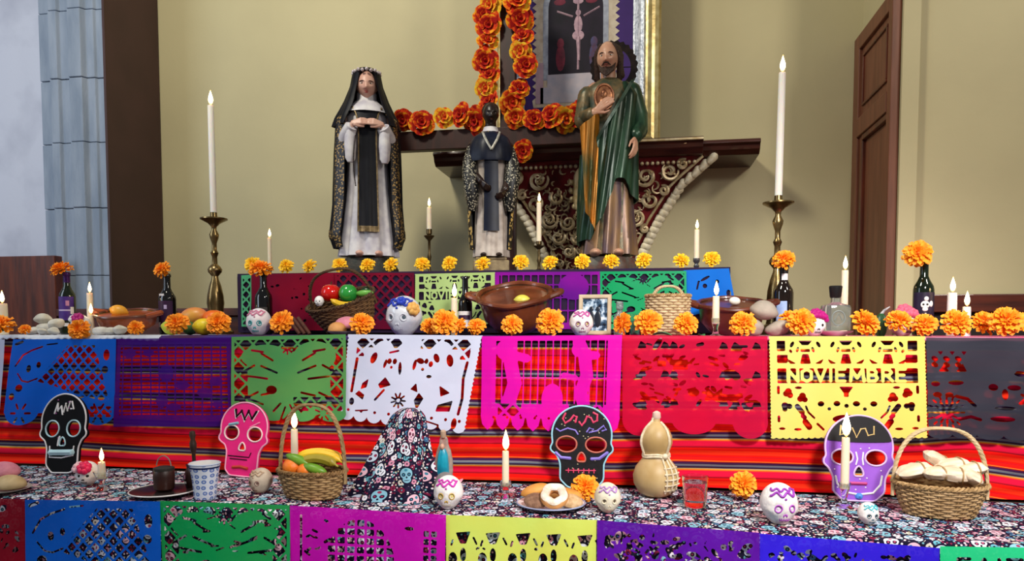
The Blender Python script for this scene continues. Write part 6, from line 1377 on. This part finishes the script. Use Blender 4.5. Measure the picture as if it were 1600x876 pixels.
def gcandle(px, py, hp, h, r, lb, cl, fl=.05, pw=.45, Y=None):
    p = B(px, py); stick('clear glass candle holder ' + lb, p, hp, glass, 'candle holder', 'glass_candle_holder', group='clear glass candle holders'); z = hp[-1][1]; candle(cl, p + Vector((0, 0, z)), h, r, fl=fl, pw=pw)
gcandle(160, 766, goblet, .062, .0135, 'beside the small skull with pink and red flowers', 'short candle in glass goblet at the left of the lowest step')
plate('dark plate carrying brown clay cups at the left', B(256, 772), .118, M('dark_plate', '#2b2120', '#1c1616', rough=.3, coat=.3), wp, h=.016)
choc = M('chocolate', '#3a1a12', '#26100a', scale=14, rough=.45)
t = thing('clay_cup', 'brown clay cup with wire handle on the dark plate', 'cup'); obj('body', MB().lathe([(.030, 0), (.036, .006), (.038, .05), (.036, .075), (.033, .078), (.033, .012), (.001, .01)], 28), choc, t); obj('lid', MB().lathe([(.037, .074), (.037, .083), (.02, .088), (.001, .089)], 24), M('dark_lid', '#34302a', '#24211d', scale=20, rough=.5), t); obj('handle', MB().tube([(.03 * math.cos(a), 0, .085 + .042 * math.sin(a)) for a in np.linspace(.1, PI - .1, 16)], .0022, 5), M('wire_grey', '#8a8078', rough=.4), t); p = B(257, 769); t.location = (p.x, p.y, RB + .010)
t = thing('clay_jug', 'dark brown clay jug with white emblem behind the patterned cup', 'jug'); obj('body', MB().lathe([(.028, 0), (.034, .01), (.042, .04), (.036, .07), (.030, .085), (.034, .095), (.030, .095), (.026, .08), (.001, .02)], 28), M('jug_brown', '#3d2018', '#291310', scale=12, rough=.4), t); label_patch(t, .041, .028, .036, .2, M('label_white', '#ece8ea'), 'emblem', -PI / 2 - .5); label_patch(t, .042, .045, .06, .12, M('label_pink', '#c98ab0'), 'emblem', -PI / 2 - .5); p = B(306, 764); t.location = (p.x, p.y, RB)
t = thing('molinillo', 'dark wooden chocolate whisk standing in the brown jug', 'whisk'); obj('shaft', MB().lathe([(.006, 0), (.007, .08), (.012, .10), (.013, .12), (.008, .135), (.012, .15), (.009, .165), (.001, .168)], 14), M('whisk_wood', '#3a2418', '#281810', scale=14, rough=.5), t); obj('head', MB().lathe([(.012, -.03), (.016, -.02), (.016, -.005), (.008, .004)], 16, fn=lambda a, z: 1 + .12 * np.cos(8 * a)), M('whisk_wood', '#3a2418'), t); t.location = (p.x - .004, p.y + .002, RB + .055); t.rotation_euler = (0, -.04, 0)
# patterned beaker
g = NT('blue_pattern'); g.b.inputs['Roughness'].default_value = .15; g.b.inputs['Coat Weight'].default_value = .5; uv = g.n('ShaderNodeUVMap').outputs[0]
mpv = g.n('ShaderNodeMapping', i_Vector=uv, i_Scale=(11, 6, 1)).outputs[0]; vo = g.n('ShaderNodeTexVoronoi', voronoi_dimensions='2D', i_Vector=mpv, i_Scale=1.0, i_Randomness=.25)
f = g.math('MULTIPLY', g.math('LESS_THAN', vo.outputs['Distance'], .34), g.math('GREATER_THAN', vo.outputs['Distance'], .14)); f2 = g.math('MULTIPLY', g.math('LESS_THAN', vo.outputs['Distance'], .07), 1.0)
c = g.mix(f, '#dfe6f4', '#5a7ac0'); c = g.mix(f2, c, '#2a4a9a'); g.base(c)
t = thing('ceramic_cup', 'white ceramic beaker with blue pattern and dark rim band', 'cup'); prof = [(.036, 0), (.039, .008), (.044, .07), (.052, .118), (.054, .126)]
a = np.linspace(0, 2 * PI, 41); P = [[(r * math.cos(q), r * math.sin(q), z) for q in a] for r, z in prof]; UV = [[(i / 40, z / .126) for i in range(41)] for r, z in prof]; obj('body', MB().grid(P, uv=UV), g.m, t)
obj('inside', MB().lathe([(.054, .126), (.051, .128), (.041, .07), (.034, .01), (.001, .008)], 40, cap0=False), wp, t); obj('foot', MB().lathe([(.036, 0), (.036, .001)], 30), wp, t); obj('rim_band', MB().lathe([(.0525, .112), (.0543, .117), (.0525, .1175)], 40, cap0=False, cap1=False), M('cobalt', '#16265a', rough=.2), t); obj('rim_band', MB().lathe([(.0535, .1235), (.0555, .127), (.0525, .129), (.051, .127)], 40, cap0=False, cap1=False), M('pale_blue', '#b9c6e0', rough=.2), t); t.location = B(321, 778)
skull('tan speckled sugar skull between pink board and fruit basket', B(408, 769), .098, sugar_tan, icing('#7a5a52', 'umber'), icing('#8a6a60', 'umber2'), icing('#b89a80', 'beige'), rz=-.2)
o = basket('wicker_basket', 'tan wicker basket of bananas with tall arched handle', .128, .095, .098, .72, 11, tan_w, M('wicker_old', '#8f6c40', '#6e4f2c', scale=40, rough=.75), (.335, .132, .0), M('handle_cane', '#a58a62', '#86693f', scale=30, rough=.7), n=26); p = B(478, 781); put(o, (p.x, p.y + .055, 0), rz=-.1, rest=RB); fb = Vector((p.x, p.y + .055, RB))
gb = M('plantain_green', '#6f9a2a', '#4f7f1e', scale=8, rough=.4)
for i, (dx, dy, z, L_, rz_, m_, lb) in enumerate([(.022, .03, .158, .18, .10, yb, 'yellow banana at the back of the fruit basket'), (.035, .0, .156, .18, .02, yb, 'yellow banana in the middle of the fruit basket'), (.042, -.03, .146, .15, -.05, M('banana_olive', '#a8962a', '#8a7a1c', scale=8, rough=.45), 'olive banana leaning over the fruit basket rim')]):
    o = obj('banana', banana_mesh(L_, .018, .55), m_, label=lb, cat='fruit', group='bananas'); put(o, fb + Vector((dx, dy, z - .002)), rz=rz_, rx=PI - .5 if i < 2 else PI - .2, ry=.05)
for dx, dy, z, L_, ry_, lb in [(-.035, -.035, .138, .10, .35, 'left green plantain on the oranges'), (.035, -.055, .112, .09, .25, 'right green plantain at the basket front')]:
    o = fruit('plantain', lb, 'fruit', fb + Vector((dx, dy, z)), (L_ / 2, .019, .018), gb, tip=.05, rot=(0, ry_, 0))
orange_m = M('orange_skin', '#ea7a20', '#d8641a', scale=8, rough=.45, bump=.2, bscale=90)
for dx, dy, z, r, lb in [(-.062, -.030, .112, .035, 'large orange at the left of the fruit basket'), (-.005, -.045, .102, .03, 'small orange at the front of the fruit basket'), (-.075, .02, .108, .03, 'half-hidden orange by the basket handle')]: fruit('orange', lb, 'fruit', fb + Vector((dx, dy, z)), (r, r, r * .95), orange_m, pit=.08)
pp = Vector((on(461, 2.72, RB).x, 2.72, RB)); stick('clear glass candle holder behind the fruit basket', pp, [(.03, 0), (.03, .004), (.01, .012), (.01, .05), (.02, .065), (.02, .10), (.018, .10), (.016, .07), (.001, .066)], glass, 'candle holder', 'glass_candle_holder', group='clear glass candle holders'); candle('candle burning behind the fruit basket handle', pp + Vector((0, 0, .10)), .108, .0145, fl=.075, pw=1.2)
# virgin-shaped bottle
t = thing('virgin_bottle', 'clear bottle shaped as a praying figure in turquoise robe beside the mound', 'figurine'); obj('mandorla', MB().lathe([(.026, 0), (.030, .02), (.036, .06), (.036, .10), (.028, .14), (.018, .165), (.016, .185), (.012, .192)], 26, (0, .008, 0), 1, .55), M('mandorla_glass', '#d8cfc4', '#b8a498', scale=40, rough=.2, trans=.5), t)
obj('robe', MB().lathe([(.020, .02), (.024, .05), (.023, .09), (.019, .125), (.010, .148), (.004, .155)], 26, (0, -.008, 0), 1, .75, fn=lambda a, z: 1 + .06 * np.sin(7 * a)), M('turquoise_robe', '#1aa6c0', '#127c98', scale=20, rough=.3), t); obj('head', MB().ball((0, -.014, .157), (.009, .010, .012), 14, 10), M('figurine_skin', '#c99c84', rough=.4), t); obj('stopper', MB().lathe([(.009, .19), (.011, .195), (.011, .215), (.006, .22), (.001, .221)], 14), M('stopper_tan', '#b89c84', rough=.5), t); obj('base', MB().lathe([(.03, 0), (.032, .008), (.026, .022)], 24, (0, -.002, 0), 1, .8), M('base_gold', '#b8984a', '#8c6c2c', scale=30, rough=.4), t)
t.location = on(693, 2.72, RB)
fruit('corn_bread', 'small yellow bread behind the gold-eyed skull', 'bread', on(697, 2.62, RB), (.036, .03, .03), M('corn_yellow', '#c4a850', '#9c8030', scale=20, rough=.7), rest=RB, fn=bun); skull('grey unpainted sugar skull tucked behind the gold-eyed one', B(690, 783) + Vector((0, .05, 0)), .100, M('sugar_grey', '#8a8688', '#6a6668', scale=14, rough=.7, bump=.3), icing('#5a5658', 'ash'), icing('#5a5658', 'ash'), rz=.3)
skull('white sugar skull with gold eyes and magenta icing hair, before the mound', B(701, 793), .118, sugar, icing('#e2d27a', 'lemon'), icing('#c9c0ae', 'cream'), icing('#cc3ab0', 'fuchsia'), rz=.1, gold=icing('#b8963a', 'goldeye'))
o = leaf('pale pink paper petal at the right of the gold-eyed skull', B(718, 752), .05, .4, RB); o.name = 'paper_petal'; o['category'] = 'petal'; del o['group']; o.data.materials[0] = M('pink_petal', '#e2a0b8', rough=.6)
saucerh = [(.040, 0), (.042, .003), (.036, .008), (.014, .012), (.012, .03), (.019, .042), (.021, .058), (.019, .058), (.016, .046), (.001, .042)]
gcandle(790, 776, saucerh, .125, .0128, 'left of the doughnut plate', 'tall white candle left of the doughnut plate', fl=.075, pw=.55)
pdp = B(858, 797); pd = Vector((pdp.x, pdp.y + .05, RB)); plate('white plate of doughnuts and pastries below the neon skull board', pd, .118, wp, M('rim_blue', '#9aa6c8', rough=.3), h=.016)
def donut(label, loc, R_, r, m1, m2, rot):
    t = thing('doughnut', label, 'pastry', 'pastries'); a = np.linspace(0, 2 * PI, 36, endpoint=False); obj('dough', MB().tube(np.stack([R_ * np.cos(a), R_ * np.sin(a), 0 * a], 1), r, 14, closed=True), m1, t)
    A, Bq = np.meshgrid(np.linspace(0, 2 * PI, 48, endpoint=False), np.linspace(.75, PI * .80, 9)); rr = r * 1.07; obj('sugar_glaze', MB().grid(np.stack([(R_ + rr * np.cos(Bq + .15 * np.sin(5 * A))) * np.cos(A), (R_ + rr * np.cos(Bq + .15 * np.sin(5 * A))) * np.sin(A), rr * np.sin(Bq)], -1), closed_u=True), m2, t); t.location = loc; t.rotation_euler = rot
    t.location.z += loc[2] - zmin(t); return t
glaze = M('sugar_glaze', '#e6dcd2', '#c9b6a2', scale=40, rough=.5, bump=.3)
donut('sugar-glazed doughnut at the front of the white plate', pd + Vector((.018, -.055, .012)), .031, .017, roll, glaze, (.75, 0, .1))
fruit('pastry', 'brown sugared pastry at the front left of the plate', 'pastry', pd + Vector((-.045, -.045, 0)), (.042, .035, .02), M('sugared_brown', '#8a6650', '#6a4a38', scale=60, rough=.8, bump=.4), rest=RB + .010, fn=bun, rot=(.5, 0, .2), group='pastries'); fruit('pastry', 'golden crescent pastry at the back left of the plate', 'pastry', pd + Vector((-.058, .02, 0)), (.052, .028, .022), M('golden_crust', '#d89a4a', '#b87830', scale=14, rough=.55), rest=RB + .030, fn=bun, rot=(.2, -.3, .2), group='pastries')
fruit('pastry', 'golden flat pastry at the back of the plate', 'pastry', pd + Vector((.03, .03, 0)), (.075, .04, .022), M('golden_crust', '#d89a4a'), rest=RB + .024, fn=bun, rot=(.2, .08, 0), group='pastries'); fruit('pastry', 'pale sugared pastry at the right of the plate', 'pastry', pd + Vector((.072, -.035, 0)), (.040, .034, .022), M('pale_crust', '#d2b088', '#b08c60', scale=50, rough=.8, bump=.3), rest=RB + .012, fn=bun, rot=(.4, .1, .3), group='pastries')
marigold('orange marigold at the foot of the neon skull board', B(914, 782), .050, 1.1, 0, rest=RB); skull('small cream sugar skull with lilac icing right of the pastry plate', B(949, 799), .104, M('sugar_cream', '#e8e0cc', '#cfc4ac', scale=16, rough=.65, bump=.2), icing('#5a4a38', 'brown'), icing('#d8ccb0', 'sandy'), icing('#b48ac8', 'mauve'), rz=.2)
# bottle gourd
gd = B(1025, 779); gd.y += .055
t = thing('bottle_gourd', 'dried bottle gourd with cord and stopper, right of the centre skull board', 'gourd'); prof = [(.04, 0), (.062, .012), (.080, .045), (.083, .075), (.074, .105), (.056, .128), (.045, .142), (.043, .152), (.050, .170), (.058, .195), (.056, .220), (.044, .245), (.028, .262), (.014, .272), (.012, .282)]
obj('shell', MB().lathe(prof, 44), M('gourd_skin', '#c8ad7c', '#a88a58', scale=7, rough=.45, bump=.06), t); obj('stopper', MB().lathe([(.012, .28), (.016, .286), (.014, .304), (.004, .31)], 14), M('stopper_pink', '#e0bfb0', rough=.6), t); cord = M('cord', '#e2d3b8', '#bfae90', scale=60, rough=.85); GR = lambda z: float(np.interp(z, [q[1] for q in prof], [q[0] for q in prof])) + .003
mb = MB()
for a0, z0, z1 in ((-2.7, .150, .285), (-.75, .150, .27)): mb.tube([(GR(z) * math.cos(a0 + .5 * (z - z0)), GR(z) * math.sin(a0 + .5 * (z - z0)), z) for z in np.linspace(z0, z1, 14)], .0048, 7)
aa = np.linspace(0, 2 * PI, 30, endpoint=False)
for z in (.146, .153): mb.tube([(GR(z) * math.cos(q), GR(z) * math.sin(q), z + .003 * math.sin(3 * q)) for q in aa], .005, 6, closed=True)
for a0 in (-1.1, -.8, -.5): mb.tube([(GR(z) * math.cos(a0), GR(z) * math.sin(a0), z) for z in np.linspace(.02, .146, 12)], .0035, 6)
for z in (.03, .05, .07, .09, .11): mb.tube([(GR(z) * math.cos(q), GR(z) * math.sin(q), z) for q in np.linspace(-1.2, -.2, 10)], .0032, 6)
mb.ball((GR(.15) * math.cos(-.85), GR(.15) * math.sin(-.85) - .006, .150), .012, 10, 8); obj('cord', mb, cord, t); t.location = gd
t = thing('glass_tumbler', 'clear glass tumbler of water right of the gourd', 'glass'); tp = B(1087, 795); tp.y += .035; obj('glass', MB().lathe([(.034, 0), (.037, .006), (.0445, .105), (.0425, .105), (.0345, .02), (.001, .018)], 32, fn=lambda a, z: 1 + (.012 * np.cos(12 * a) if z < .05 else 0)), glass, t); obj('water', MB().lathe([(.0340, .0205), (.0405, .085), (.001, .085)], 32), M('water', '#eef6f8', '#e8f2f6', rough=.02, trans=1, ior=1.33), t); t.location = tp
marigold('orange marigold lying between the water glass and the purple-eyed skull', B(1160, 779), .050, 1.15, .2, rest=RB)
skull('round white sugar skull with violet eyes and hair, lowest step right', B(1216, 816), .134, sugar, icing('#efe4ee', 'shell'), icing('#b04ac0', 'violet'), icing('#9a3ab4', 'violet2'), rz=.2)
gcandle(1319, 792, [(.026, 0), (.027, .004), (.012, .012), (.008, .03), (.012, .05), (.018, .07), (.0195, .085), (.0175, .085), (.014, .07), (.001, .064)], .175, .0140, 'before the purple skull board', 'tall candle before the purple skull board', fl=.085, pw=.6)
skull('tiny white sugar skull with turquoise icing before the purple board', B(1356, 818), .072, sugar, black_paint, icing('#2a5a6a', 'petrol'), icing('#4ab8c4', 'turq'), rz=.2)
o = basket('wicker_basket', 'tan wicker basket heaped with wrapped tamales, right', .138, .100, .105, .75, 14, M('wicker_honey', '#b0926a', '#8f7048', scale=40, rough=.75), tan_w, (.285, .140, .0), M('handle_pale', '#d2ba94', '#b39a70', scale=30, rough=.7), n=28); p = B(1478, 811); tb = Vector((p.x, p.y + .06, RB)); put(o, tb, rz=-.06, rest=RB)
husk = M('corn_husk', '#ead9c6', '#cfb498', scale=10, rough=.75, stretch=(1, 6, 6), bump=.3, bscale=12)
def tamale(label, loc, L_, r, rot, seed):
    t_ = np.linspace(-1, 1, 16); q = rnd(seed); ph = q.uniform(0, 6); rs = []; a = np.linspace(0, 2 * PI, 18, endpoint=False)
    for k in t_:
        w_ = r * (1 - .55 * abs(k) ** 4) * (1 if k < .75 else 1.0); f = 1 + .07 * np.sin(5 * a + ph + 1.5 * k); rs.append(np.stack([np.full(18, k * L_ / 2), w_ * f * np.cos(a) * (1 + .35 * max(0, abs(k) - .8)), .72 * w_ * f * np.sin(a) * (1 - .8 * max(0, abs(k) - .7) / .3)], 1))
    t = thing('tamale', label, 'tamale', 'tamales in the basket'); obj('husk', MB().rings([r_[::-1] for r_ in rs][::-1] if False else rs), husk, t); obj('tie', MB().tube([(L_ * .18, r * 1.06 * math.cos(b_), .78 * r * math.sin(b_)) for b_ in aa], .0022, 5, closed=True), tan_w, t); t.location = loc; t.rotation_euler = rot; return t
for i, (dx, dy, z, L_, rot, lb) in enumerate([(-.10, -.03, .128, .115, (.2, -.22, .15), 'leftmost tamale poking over the basket rim'), (.0, .03, .155, .10, (.3, .5, .3), 'topmost tamale at the back of the basket'), (-.035, -.055, .125, .085, (.1, .05, .3), 'front left tamale in the basket'), (.03, -.06, .122, .09, (.2, .1, -.1), 'front middle tamale in the basket'), (.045, .0, .145, .11, (0, -.1, .2), 'upper middle tamale in the basket'), (.095, -.02, .135, .105, (.1, -.15, .1), 'rightmost tamale in the basket'), (.085, -.065, .118, .07, (.3, .5, .3), 'small front right tamale in the basket'), (-.06, .03, .118, .10, (0, .1, -.4), 'tamale at the back left of the basket')]):
    tamale(lb, tb + Vector((dx * .85, dy * .85, z + .020)), L_, .030, rot, i)
